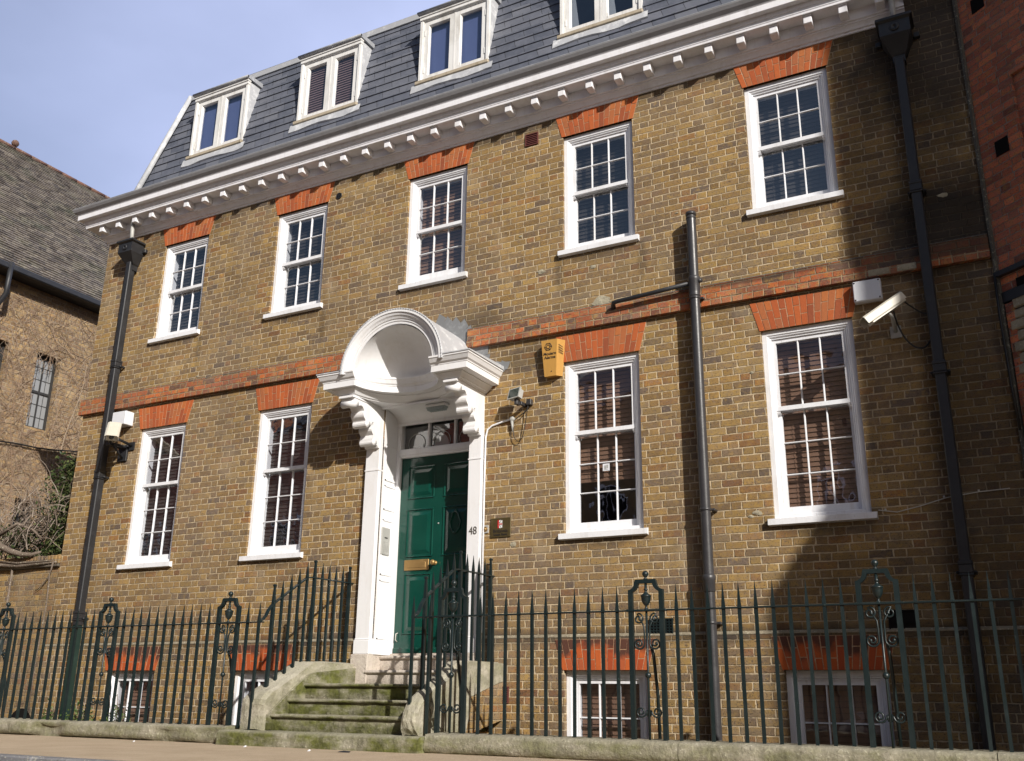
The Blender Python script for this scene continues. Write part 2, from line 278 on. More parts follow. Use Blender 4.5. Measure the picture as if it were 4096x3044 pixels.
# ------------------------------------------------------------ mesh builder
WO = {}
class MB:
    def __init__(s): s.v = []; s.f = []; s.sm = []
    def add(s, vs_, fs, smooth=False):
        b = len(s.v); s.v += [tuple(x) for x in vs_]; s.f += [tuple(b+i for i in f) for f in fs]; s.sm += [smooth]*len(fs); return s
    def box(s, x0, x1, y0, y1, z0, z1):
        return s.add([(x0, y0, z0), (x1, y0, z0), (x1, y1, z0), (x0, y1, z0), (x0, y0, z1), (x1, y0, z1), (x1, y1, z1), (x0, y1, z1)],
                     [(3, 2, 1, 0), (4, 5, 6, 7), (0, 1, 5, 4), (1, 2, 6, 5), (2, 3, 7, 6), (3, 0, 4, 7)])
    def bbox(s, x0, x1, y0, y1, z0, z1, b=.004):   # bevelled box
        vs_ = []
        for (x, xi) in ((x0, 1), (x1, -1)):
            for (y, yi) in ((y0, 1), (y1, -1)):
                for (z, zi) in ((z0, 1), (z1, -1)):
                    vs_ += [(x, y+yi*b, z+zi*b), (x+xi*b, y, z+zi*b), (x+xi*b, y+yi*b, z)]
        def I(i, j, k, a): return ((i*2+j)*2+k)*3+a
        fs = []
        for i in (0, 1): fs.append([I(i, 0, 0, 0), I(i, 1, 0, 0), I(i, 1, 1, 0), I(i, 0, 1, 0)][::(-1 if i == 0 else 1)])
        for j in (0, 1): fs.append([I(0, j, 0, 1), I(1, j, 0, 1), I(1, j, 1, 1), I(0, j, 1, 1)][::(1 if j == 0 else -1)])
        for k in (0, 1): fs.append([I(0, 0, k, 2), I(1, 0, k, 2), I(1, 1, k, 2), I(0, 1, k, 2)][::(-1 if k == 0 else 1)])
        for j in (0, 1):
            for k in (0, 1): fs.append([I(0, j, k, 1), I(1, j, k, 1), I(1, j, k, 2), I(0, j, k, 2)])
        for i in (0, 1):
            for k in (0, 1): fs.append([I(i, 0, k, 0), I(i, 1, k, 0), I(i, 1, k, 2), I(i, 0, k, 2)])
            for j in (0, 1): fs.append([I(i, j, 0, 0), I(i, j, 1, 0), I(i, j, 1, 1), I(i, j, 0, 1)])
        for i in (0, 1):
            for j in (0, 1):
                for k in (0, 1): fs.append([I(i, j, k, 0), I(i, j, k, 1), I(i, j, k, 2)])
        return s.add(vs_, fs)
    def tube(s, pts, r, n=8, cap=True, smooth=True):
        pts = [Vector(p) for p in pts]; rs = r if isinstance(r, (list, tuple)) else [r]*len(pts); vs_ = []; a = None
        for i, p in enumerate(pts):
            d = (pts[min(i+1, len(pts)-1)]-pts[max(i-1, 0)]).normalized()
            if a is None:
                a = d.orthogonal().normalized()
                if abs(d.z) > .9: a = Vector((1, 0, 0)); a = (a-d*a.dot(d)).normalized()
            else: a = (a-d*a.dot(d)).normalized()
            b = d.cross(a)
            for k in range(n):
                t = 2*math.pi*(k+.5)/n; vs_.append(p+(a*math.cos(t)+b*math.sin(t))*rs[i])
        fs = [(i*n+k, i*n+(k+1) % n, (i+1)*n+(k+1) % n, (i+1)*n+k) for i in range(len(pts)-1) for k in range(n)]
        if cap: fs += [tuple(range(n))[::-1], tuple((len(pts)-1)*n+k for k in range(n))]
        return s.add(vs_, fs, smooth and n > 5)
    def bar(s, pts, wx, wy, up=(0, 0, 1)):   # rectangular section strip along a path
        pts = [Vector(p) for p in pts]; vs_ = []; u_ = Vector(up)
        for i, p in enumerate(pts):
            d = (pts[min(i+1, len(pts)-1)]-pts[max(i-1, 0)]).normalized(); a = d.cross(u_).normalized(); b = a.cross(d)
            for (q, t) in ((-1, -1), (1, -1), (1, 1), (-1, 1)): vs_.append(p+a*q*wx/2+b*t*wy/2)
        fs = [(i*4+k, i*4+(k+1) % 4, (i+1)*4+(k+1) % 4, (i+1)*4+k) for i in range(len(pts)-1) for k in range(4)]
        fs += [(3, 2, 1, 0), tuple((len(pts)-1)*4+k for k in range(4))]
        return s.add(vs_, fs)
    def lathe(s, c, prof, n=14, axis='z'):
        vs_ = []
        for (r, h) in prof:
            for k in range(n):
                t = 2*math.pi*k/n; q = (r*math.cos(t), r*math.sin(t))
                vs_.append((c[0]+q[0], c[1]+q[1], c[2]+h) if axis == 'z' else ((c[0]+q[0], c[1]+h, c[2]+q[1]) if axis == 'y' else (c[0]+h, c[1]+q[0], c[2]+q[1])))
        fs = [(i*n+k, i*n+(k+1) % n, (i+1)*n+(k+1) % n, (i+1)*n+k) for i in range(len(prof)-1) for k in range(n)]
        fs += [tuple(range(n))[::-1], tuple((len(prof)-1)*n+k for k in range(n))]
        return s.add(vs_, fs, True)
    def prism(s, poly, a0, a1, axis='y'):    # poly in the other two axes, extruded
        n = len(poly)
        def P(q, a): return (q[0], a, q[1]) if axis == 'y' else ((a, q[0], q[1]) if axis == 'x' else (q[0], q[1], a))
        vs_ = [P(q, a0) for q in poly]+[P(q, a1) for q in poly]
        return s.add(vs_, [tuple(range(n)), tuple(range(2*n-1, n-1, -1))]+[(i, n+i, n+(i+1) % n, (i+1) % n) for i in range(n)])
    def sphere(s, c, r, n=10, sq=(1, 1, 1)):
        prof = [(r*math.sin(math.pi*i/n)+1e-5, -r*math.cos(math.pi*i/n)*sq[2]) for i in range(n+1)]
        return s.lathe(c, prof, n+4)
    def build(s, name, mat, parent=None, origin=None, label=None, cat=None, group=None, kind=None, rot=None):
        me = bpy.data.meshes.new(name)
        O = Vector(origin) if origin is not None else (WO[parent.name] if parent else Vector((0, 0, 0)))
        me.from_pydata([Vector(p)-O for p in s.v], [], s.f); me.materials.append(mat)
        me.polygons.foreach_set('use_smooth', s.sm)
        import bmesh
        bm = bmesh.new(); bm.from_mesh(me); bmesh.ops.recalc_face_normals(bm, faces=bm.faces); bm.to_mesh(me); bm.free()
        o = bpy.data.objects.new(name, me); C.objects.link(o); WO[o.name] = O
        o.location = O-(WO[parent.name] if parent else Vector((0, 0, 0)))
        if parent: o.parent = parent
        tag(o, label, cat, group, kind); return o
def tag(o, label=None, cat=None, group=None, kind=None):
    for k, v in (('label', label), ('category', cat), ('group', group), ('kind', kind)):
        if v: o[k] = v
    return o
def empty(name, loc, label, cat, group=None, rz=0):
    o = bpy.data.objects.new(name, None); C.objects.link(o); o.location = loc; WO[o.name] = Vector(loc); o.rotation_euler = (0, 0, rz); o.empty_display_size = .2
    return tag(o, label, cat, group)
def copytree(o, dx, parent=None):
    """copy an object and its children, moving the copied root by dx"""
    c = o.copy(); C.objects.link(c); c.parent = parent if parent else o.parent
    if parent is None: c.location = o.location+Vector(dx)
    WO[c.name] = WO[o.name]+Vector(dx)
    for ch in [q for q in bpy.data.objects if q.parent == o]:
        d = copytree(ch, dx, c); d.location = ch.location
    return c
def text(body, size, loc, mat, parent, name='lettering', rot=(R(90), 0, 0), align='CENTER', bold=0.0, ext=.002, sx=1.0, italic=0.0):
    cu = bpy.data.curves.new(name, 'FONT'); cu.body = body; cu.size = size; cu.extrude = ext; cu.align_x = align; cu.offset = bold; cu.shear = italic
    t = bpy.data.objects.new('tmp', cu); C.objects.link(t); bpy.context.view_layer.update()
    me = bpy.data.meshes.new_from_object(t.evaluated_get(bpy.context.evaluated_depsgraph_get())); bpy.data.objects.remove(t)
    me.materials.clear(); me.materials.append(mat)
    o = bpy.data.objects.new(name, me); C.objects.link(o); o.parent = parent; o.location = Vector(loc)-WO[parent.name]; o.rotation_euler = rot; o.scale = (sx, 1, 1); WO[o.name] = Vector(loc)
    return o

def crv(pts, n=6):
    P = [Vector(p) for p in pts]; P = [P[0]]+P+[P[-1]]; out = []
    for i in range(1, len(P)-2):
        for k in range(n):
            t = k/n; out.append(.5*((2*P[i])+(P[i+1]-P[i-1])*t+(2*P[i-1]-5*P[i]+4*P[i+1]-P[i+2])*t*t+(3*P[i]-P[i-1]-3*P[i+1]+P[i+2])*t**3))
    return out+[P[-2]]

# ------------------------------------------------------------ ground
GZ = -.49
def sheet(name, x0, x1, y0, y1, z, mat, n=1):
    b = MB(); b.add([(x0, y0, z), (x1, y0, z), (x1, y1, z), (x0, y1, z)], [(0, 1, 2, 3)]); return b.build(name, mat, kind='structure', origin=(0, 0, z))
sheet('ground', -400, 400, -400, 400, -2.05, M_SOIL)
b = MB(); b.box(-60, 60, -3.95, -1.60, -.9, GZ); b.build('pavement', M_PAVE, kind='structure')
b = MB(); x = -40
while x < 30:
    b.bbox(x+.004, x+.91, -4.10, -3.954, -.9, GZ-.002, .012); x += .914
b.build('kerb', M_KERB, kind='structure')
b = MB(); b.box(-60, 60, -13.5, -4.10, -.9, -.61); b.build('road', M_ROAD, kind='structure')
b = MB(); b.box(-60, 60, -17.97, -13.5, -.95, -.5); b.build('far_pavement', M_PAVE, kind='structure')

# ------------------------------------------------------------ the house
XL, XR_ = -12.53, .055
house = empty('town_house', (-6.27, 0, -2.0), 'yellow brick town house with white sash windows, slate roof and green door', 'house')
WX = [(-11.22, -10.31), (-8.97, -8.06), (-6.70, -5.78), (-4.43, -3.52), (-2.18, -1.27)]
ZU0, ZU1, ZG0, ZG1, ZB0, ZB1 = 5.023, 6.575, 1.676, 3.634, -1.36, .269
WW = .908
holes = []
for i, (a, c) in enumerate(WX):
    holes.append((a, a+WW, ZU0, ZU1))
    if i != 2: holes.append((a, a+WW, ZG0, ZG1)); holes.append((a, a+WW, ZB0, ZB1))
DX0, DX1 = -6.89, -5.62
holes.append((DX0, DX1, .30, 3.42))
def wall_with_holes(x0, x1, z0, z1, holes, y0, y1):
    xs = sorted({x0, x1, *[h[0] for h in holes], *[h[1] for h in holes]}); zs = sorted({z0, z1, *[h[2] for h in holes], *[h[3] for h in holes]})
    b = MB()
    def solid(i, j):
        cx, cz = (xs[i]+xs[i+1])/2, (zs[j]+zs[j+1])/2
        return not any(h[0] < cx < h[1] and h[2] < cz < h[3] for h in holes)
    for i in range(len(xs)-1):
        for j in range(len(zs)-1):
            if solid(i, j):
                b.add([(xs[i], y0, zs[j]), (xs[i+1], y0, zs[j]), (xs[i+1], y0, zs[j+1]), (xs[i], y0, zs[j+1])], [(0, 1, 2, 3)])
    for (a, c, d, e) in holes:
        b.add([(a, y0, d), (a, y1, d), (a, y1, e), (a, y0, e)], [(0, 1, 2, 3)]); b.add([(c, y0, d), (c, y1, d), (c, y1, e), (c, y0, e)], [(0, 1, 2, 3)])
        if e < z1-1e-6: b.add([(a, y0, e), (c, y0, e), (c, y1, e), (a, y1, e)], [(0, 1, 2, 3)])
        if d > z0+1e-6: b.add([(a, y0, d), (c, y0, d), (c, y1, d), (a, y1, d)], [(0, 1, 2, 3)])
    return b
ZP = .60
bw = wall_with_holes(XL, XR_+.02, ZP, 6.90, [(h[0], h[1], max(h[2], ZP), h[3]) for h in holes if h[3] > ZP], 0, .24)
# side and back so the house is a closed volume
bw.add([(XL, 0, -2), (XL, 8, -2), (XL, 8, 7.4), (XL, 0, 7.4)], [(0, 1, 2, 3)])
bw.add([(XL, 8, -2), (XR_, 8, -2), (XR_, 8, 7.4), (XL, 8, 7.4)], [(0, 1, 2, 3)])
bw.add([(XL, 0, 6.90), (XR_, 0, 6.90), (XR_, .0, 7.42), (XL, .0, 7.42)], [(0, 1, 2, 3)])
bw.build('wall', M_BRICK, house, origin=(0, 0, 0))
# basement part of the wall stands 3 cm proud, with a sloped cement offset
bl = wall_with_holes(XL-.03, XR_+.02, -2.0, .60, [(h[0], h[1], h[2], min(h[3], .585)) for h in holes if h[3] < .5]+[(DX0, DX1, .05, .60)], -.03, .24)
bl.build('basement_wall', M_BRICK, house, origin=(0, 0, 0))
b = MB()
for x0, x1 in ((XL-.03, DX0-.2), (DX1+.17, XR_)):
    b.prism([(-.034, .595), (-.034, .604), (-.001, .628), (-.001, .595)], x0, x1, 'x')
b.build('plinth_weathering', M_OFFS, house)

# red string course, three brick rows, broken by the porch
def rows(x0, x1):
    a = MB(); a.box(x0, x1, -.055, .01, 3.998, 4.078); o1 = a.build('string_course', M_HEADER, house, origin=(0, 0, 0))
    a = MB(); a.box(x0, x1, -.04, .01, 4.080, 4.236); o2 = a.build('string_course', M_STRING, house, origin=(0, 0, 0))
    a = MB(); a.prism([(-.04, 4.237), (-.002, 4.262), (-.002, 4.237)], x0, x1, 'x'); a.build('string_weathering', M_RENDER, house)
rows(XL-.05, -6.90); rows(-5.70, XR_-.03)
b = MB(); b.bbox(-1.07, -.87, -.060, 0, 4.004, 4.074, .006); b.bbox(-.80, -.62, -.061, 0, 4.006, 4.074, .006); b.build('replaced_pale_bricks', M_RAGST, house)

# pale patches of mortar and spalled bricks
b = MB()
for (x, z, r_) in ((-3.96, 4.30, .14), (-4.72, 4.82, .06), (-4.05, 4.75, .05), (-8.3, 4.55, .04), (-5.0, 5.35, .03), (-2.95, 4.6, .05), (-.30, 4.75, .06), (-2.3, 3.2, .025), (-2.33, 1.75, .05), (-3.02, 5.2, .02), (-10.2, 4.3, .03), (-5.05, 1.60, .05), (-2.4, 1.72, .03)):
    n = 11; vs_ = [(x+r_*random.uniform(.6, 1.2)*math.cos(t*6.283/n), -.004, z+.55*r_*random.uniform(.6, 1.2)*math.sin(t*6.283/n)) for t in range(n)]
    b.add(vs_+[(x, -.010, z)], [(i, (i+1) % n, n) for i in range(n)])
b.build('mortar_patches', M_RAGST, house)

# flat arches of gauged brick
def flat_arch(xa, xb, z0, z1, mat, parent, splay=.085, y=-.004, n=15):
    b = MB(); bk = MB(); cx = (xa+xb)/2
    def X(t, z): 
        k = (z-z0)/(z1-z0); half = (xb-xa)/2+.015+splay*k
        return cx+(t*2-1)*half
    bk.add([(X(0, z0), -.0015, z0), (X(1, z0), -.0015, z0), (X(1, z1), -.0015, z1), (X(0, z1), -.0015, z1), (X(0, z0), .03, z0), (X(1, z0), .03, z0)], [(0, 1, 2, 3), (0, 4, 5, 1)])
    for i in range(n):
        t0, t1 = i/n+.0044+random.uniform(-.0015, .002), (i+1)/n-.0044+random.uniform(-.002, .0015)
        zm = z0+(z1-z0)*(.36 if i % 2 else .66)+random.uniform(-.008, .008)
        for (za, zb) in ((z0+.0, zm-.005), (zm+.005, z1-.003)):
            yy = y-random.uniform(0, .002)
            vs_ = [(X(t0, za), yy, za), (X(t1, za), yy, za), (X(t1, zb), yy, zb), (X(t0, zb), yy, zb), (X(t0, za), .02, za), (X(t1, za), .02, za), (X(t1, zb), .001, zb), (X(t0, zb), .001, zb)]
            b.add(vs_, [(0, 1, 2, 3), (0, 1, 5, 4), (1, 2, 6, 5), (2, 3, 7, 6), (3, 0, 4, 7)])
    a = b.build('brick_arch', mat, parent); bk.build('arch_mortar', M_MORT, parent); return a

# ------------------------------------------------------------ sash windows
def frame_sweep(prof, x0, x1, z0, z1):
    """profile of (inset, y) swept up the left jamb, along the head and down the right jamb"""
    b = MB(); n = len(prof); vs_ = []
    for (i, y) in prof: vs_ += [(x0+i, y, z0), (x0+i, y, z1-i), (x1-i, y, z1-i), (x1-i, y, z0)]
    fs = [(j*4+k, (j+1)*4+k, (j+1)*4+k+1, j*4+k+1) for j in range(n-1) for k in range(3)]
    return b.add(vs_, fs)
def sash(b, x0, x1, z0, z1, y, cols, nrow, st=.038, top=.042, bot=.042, gb=.017):
    d = .038
    b.box(x0, x0+st, y, y+d, z0, z1); b.box(x1-st, x1, y, y+d, z0, z1)
    b.box(x0+st, x1-st, y+.001, y+d-.001, z1-top, z1); b.box(x0+st, x1-st, y+.001, y+d-.001, z0, z0+bot)
    gx0, gx1, gz0, gz1 = x0+st, x1-st, z0+bot, z1-top
    for i in range(1, cols):
        x = gx0+(gx1-gx0)*i/cols; b.prism([(x-gb/2, y+.022), (x-gb/4, y+.004), (x+gb/4, y+.004), (x+gb/2, y+.022), (x+gb/2, y+.034), (x-gb/2, y+.034)], gz0, gz1, 'z')
    for j in range(1, nrow):
        z = gz0+(gz1-gz0)*j/nrow
        b.prism([(y+.021, z-gb/2), (y+.005, z-gb/4), (y+.005, z+gb/4), (y+.021, z+gb/2), (y+.033, z+gb/2), (y+.033, z-gb/2)], gx0, gx1, 'x')
    return gx0, gx1, gz0, gz1
def window(x0, z0, z1, ru, rl, frac, label=None, blind=None, blind_to=0., lift=0., sill=True, arch=None, acol=M_ARCH, extras=None, w_=WW):
    x1 = x0+w_
    prof = [(0, .24), (0, .035), (.048, .035), (.055, .045), (.066, .047), (.072, .058), (.083, .064), (.088, .062), (.088, .16), (.088, .24)]
    fr = frame_sweep(prof, x0+.002, x1-.002, z0, z1-.002)
    win = fr.build('window', M_WHITE, house, origin=((x0+x1)/2, 0, z0), label=label)
    ix0, ix1, iz1 = x0+.088, x1-.088, z1-.088
    zm = z0+(z1-z0)*frac
    us = MB(); g1 = sash(us, ix0, ix1, zm-.02, iz1, .078, 3, ru)
    us.box(ix0+.0, ix1-.0, .072, .080, zm-.022, zm+.022)
    for hx in (ix0+.002, ix1-.036):     # sash horns
        us.prism([(.08, zm-.022), (.116, zm-.022), (.110, zm-.045), (.100, zm-.062), (.088, zm-.050), (.080, zm-.036)], hx, hx+.034, 'x')
    us.build('upper_sash', M_WHITE, win)
    ls = MB(); zb = z0+.045+lift; g2 = sash(ls, ix0, ix1, zb, zm+.02+lift*.5, .124, 3, rl, bot=.085)
    ls.build('lower_sash', M_WHITE, win)
    p = MB(); p.add([(g1[0], .098, g1[2]), (g1[1], .098, g1[2]), (g1[1], .098, g1[3]), (g1[0], .098, g1[3])], [(0, 1, 2, 3)]); p.build('pane', M_GLASS, win)
    p = MB(); p.add([(g2[0], .144, g2[2]), (g2[1], .144, g2[2]), (g2[1], .144, g2[3]), (g2[0], .144, g2[3])], [(0, 1, 2, 3)]); p.build('pane', M_GLASS, win)
    if sill:
        sl = MB(); sl.add([(x0-.05, -.052, z0-.062), (x1+.05, -.052, z0-.062), (x1+.05, -.052, z0-.004), (x0-.05, -.052, z0-.004), (x0-.05, .0, z0-.070), (x1+.05, .0, z0-.070), (x1+.05, .0, z0+.006), (x0-.05, .0, z0+.006)], [(0, 1, 2, 3), (3, 2, 6, 7), (4, 5, 1, 0), (0, 3, 7, 4), (1, 5, 6, 2)])
        sl.add([(x0, 0, z0+.006), (x1, 0, z0+.006), (x1, .20, z0+.042), (x0, .20, z0+.042), (x0, .001, z0-.06), (x1, .001, z0-.06)], [(0, 1, 2, 3), (0, 4, 5, 1)])
        sl.bbox(x0+.002, x1-.002, .045, .20, z0+.006, z0+.047, .004)
        sl.build('sill', M_WHITE, win)
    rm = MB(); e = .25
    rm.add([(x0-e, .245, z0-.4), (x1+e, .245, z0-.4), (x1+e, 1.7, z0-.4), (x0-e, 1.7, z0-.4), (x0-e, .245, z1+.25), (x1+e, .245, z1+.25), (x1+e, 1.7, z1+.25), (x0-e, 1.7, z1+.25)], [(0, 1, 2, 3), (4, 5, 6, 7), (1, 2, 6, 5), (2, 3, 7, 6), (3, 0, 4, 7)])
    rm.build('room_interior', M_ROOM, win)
    if blind:
        bb = MB(); z = iz1-.01; zend = z0+.06+(z1-z0)*blind_to
        while z > zend:
            q = random.uniform(-.0015, .0015)
            bb.add([(ix0+.01, .210, z+q-.0245), (ix1-.01, .210, z-q-.0245), (ix1-.01, .222, z-q+.0225), (ix0+.01, .222, z+q+.0225)], [(0, 1, 2, 3)]); z -= .050
        for xx in (ix0+.12, ix1-.12): bb.box(xx, xx+.004, .203, .2045, zend, iz1)
        if blind_to > .02: bb.box(ix0+.01, ix1-.01, .205, .235, zend-.02, zend)
        bb.build('blind', blind, win)
    if arch: flat_arch(x0, x1, z1, arch, acol, win)
    return win
wU = window(WX[0][0], ZU0, ZU1, 2, 2, .50, blind=M_BLIND2, blind_to=0, arch=6.872, label='upper sash window beside the left downpipe')
window(WX[1][0], ZU0, ZU1, 2, 2, .50, blind=M_BLIND2, blind_to=.02, arch=6.872)
window(WX[2][0], ZU0, ZU1, 2, 2, .50, blind=M_BLIND, blind_to=0, lift=.035, arch=6.872, label='upper sash window with brown blind and the lower sash raised a crack')
window(WX[3][0], ZU0, ZU1, 2, 2, .50, blind=M_BLIND2, blind_to=0, arch=6.872)
window(WX[4][0], ZU0, ZU1, 2, 2, .50, blind=M_BLIND2, blind_to=0, arch=6.872)
for i, (bm_, bt) in enumerate(((M_BLIND2, .0), (M_BLIND2, .0), None, (M_BLIND, .30), (M_BLIND, .0))[:2]):
    window(WX[i][0], ZG0, ZG1, 2, 3, .575, blind=bm_, blind_to=bt, arch=3.955)
g4 = window(WX[3][0], ZG0, ZG1, 2, 3, .575, blind=M_BLIND, blind_to=.28, arch=3.955, label='ground floor sash window with the brown blind half up and a small notice on the glass')
window(WX[4][0], ZG0, ZG1, 2, 3, .575, blind=M_BLIND, blind_to=0, arch=3.955)
for i in (0, 1, 3, 4):
    window(WX[i][0], ZB0, ZB1, 2, 2, .50, blind=(M_BLIND if i != 1 else M_BLIND2), blind_to=.0 if i > 2 else .3, arch=.572, acol=M_ARCHS)
# the basement arches need to sit on the proud lower wall
for o in list(bpy.data.objects):
    if o.parent and o.parent.name.startswith('window') and o.name.startswith(('brick_arch', 'arch_mortar', 'sill')) and o.parent.location.z+house.location.z < 0:
        o.location.y -= .03
b = MB(); b.box(-4.03, -3.95, .1415, .1435, 2.36, 2.44); b.build('notice', M_PLAST, g4)
b = MB(); b.box(-4.01, -3.99, .139, .141, 2.385, 2.42); b.box(-3.985, -3.965, .139, .141, 2.39, 2.425); b.box(-4.01, -3.97, .139, .141, 2.375, 2.38); b.build('notice_print', M_STEEL, g4)

# ------------------------------------------------------------ cornice, gutter, roof
prof = [(0, 6.872), (.018, 6.872), (.022, 6.895), (.04, 6.90), (.052, 6.925), (.075, 6.95), (.085, 6.952), (.085, 6.968), (.105, 6.972), (.105, 7.098), (.270, 7.102), (.276, 7.100), (.278, 7.128), (.284, 7.131), (.286, 7.165), (.300, 7.172), (.306, 7.222), (.372, 7.222), (.377, 7.226), (.377, 7.306), (.384, 7.309), (.386, 7.318), (.398, 7.330), (.424, 7.352), (.446, 7.386), (.450, 7.400), (.40, 7.404), (.0, 7.44)]
XE = -.42
gprof = prof[20:]; prof = prof[:21]
for nm_, pf_, mt_ in (('cornice', prof, M_CORN), ('gutter', gprof, M_GUTT)):
  b = MB(); vs_ = []
  for (p, z) in pf_: vs_ += [(XL-p, 3.5, z), (XL-p, -p, z), (XE, -p, z)]
  n = len(pf_); b.add(vs_, [(i*3+k, i*3+k+1, (i+1)*3+k+1, (i+1)*3+k) for i in range(n-1) for k in (0, 1)]+[tuple(i*3+2 for i in range(n))])
  b.build(nm_, mt_, house)
mod = MB(); cx0 = -12.475
mod.bbox(cx0-.046, cx0+.046, -.243, -.10, 6.998, 7.085, .006); mod.box(cx0-.052, cx0+.052, -.250, -.10, 7.086, 7.0995)
m0 = mod.build('modillion', M_CORN, house, origin=(cx0, -.1, 7.0))
for i in range(1, 33): copytree(m0, (.3698*i, 0, 0))
b = MB()
for (x0, x1, y, z) in ((-12.95, XE, -.45, 7.402),):
    b.prism([(-.452, 7.401), (-.452, 7.409), (.12, 7.449), (.12, 7.441)], x0, x1, 'x')
b.build('gutter_lead', M_LEAD, house)
# mansard slope in lapped courses of slate
Y0, Z0_, Y1, Z1_ = .10, 7.42, .68, 9.83
SL = math.hypot(Y1-Y0, Z1_-Z0_); dy, dz = (Y1-Y0)/SL, (Z1_-Z0_)/SL; ny, nz_ = -dz, dy
DORM = [-11.32, -9.075, -6.85, -4.605]; DW = 1.15
b = MB(); g = .165; k = 0
while k*g < SL:
    s0, s1 = k*g, min(SL, (k+1)*g+.012); za, zb = Z0_+dz*s0, Z0_+dz*s1; lift = .018
    cuts = [(x0+.02, x0+DW-.02) for x0 in DORM] if za > 8.22 and za < 9.44 else []
    segs = []; xs = XL+(Y0+dy*s0)+.0
    for (a, c) in cuts: segs.append((xs, a)); xs = c
    segs.append((xs, 1.0))
    for (a, c) in segs:
        x = a
        while x < c-1e-6:
            xe = min(c, x+random.uniform(.8, 1.6)); j1, j2 = random.uniform(-.004, .004), random.uniform(-.003, .003)
            vs_ = [(x, Y0+dy*s0+ny*lift+j1, za+nz_*lift-abs(j2)), (xe, Y0+dy*s0+ny*lift+j2, za+nz_*lift-abs(j1)), (xe, Y0+dy*s1+ny*.002, zb), (x, Y0+dy*s1+ny*.002, zb), (x, Y0+dy*s0, za), (xe, Y0+dy*s0, za)]
            b.add(vs_, [(0, 1, 2, 3), (4, 5, 1, 0)]); x = xe
    k += 1
# left slope, hidden behind the hip
b.add([(XL+Y0, Y0, Z0_), (XL+Y1, Y1, Z1_), (XL+Y1, 6, Z1_), (XL+Y0, 6, Z0_)], [(0, 1, 2, 3)])
roof = b.build('roof', M_SLATE, house, origin=(0, 0, 7.42))
b = MB(); b.prism([(Y1-.05, Z1_-.07), (Y1-.06, Z1_+.012), (Y1+.02, Z1_+.03), (6, Z1_+.10), (6, Z1_)], XL+Y1-.05, 1.0, 'x'); b.tube([(XL+Y1, Y1-.02, Z1_+.03), (1.0, Y1-.02, Z1_+.03)], .022, 8)
b.build('top_flashing', M_LEADL, roof)
b = MB(); h0 = Vector((XL+Y0+.03, Y0-.03, Z0_-.0)); h1 = Vector((XL+Y1-.01, Y1-.03, Z1_+.02)); b.tube([h0, h0.lerp(h1, .5)+Vector((-.006, -.006, 0)), h1], [.05, .045, .045], 10)
dv = (h1-h0); b.add([h0+Vector((-.07, .07, 0)), h1+Vector((-.07, .07, 0)), h1+Vector((.09, -.012, 0)), h0+Vector((.09, -.012, 0))], [(0, 1, 2, 3)])
b.add([h0+Vector((-.16, .14, -.03)), h0+Vector((-.05, -.02, 0)), h0+Vector((-.08, -.03, -.07)), h0+Vector((-.3, -.1, -.05))], [(0, 1, 2, 3)])
b.build('hip_flashing', M_LEADL, roof)
b = MB(); x = -12.3
while x < 1:   # ragged lead strip at the foot of the slates
    xe = x+random.uniform(.5, 1.1); q = random.uniform(-.01, .015); b.add([(x, .085, 7.50+q), (xe, .085, 7.50-q), (xe, .02, 7.462), (x, .02, 7.462), (x, .03, 7.452), (xe, .03, 7.452)], [(0, 1, 2, 3), (3, 2, 5, 4)]); x = xe
b.build('foot_flashing', M_LEAD, roof)
b = MB(); b.tube([(-6.62, .75, 9.8), (-6.62, .75, 10.9)], .012, 6); b.build('aerial_pole', M_CABLEW, roof)

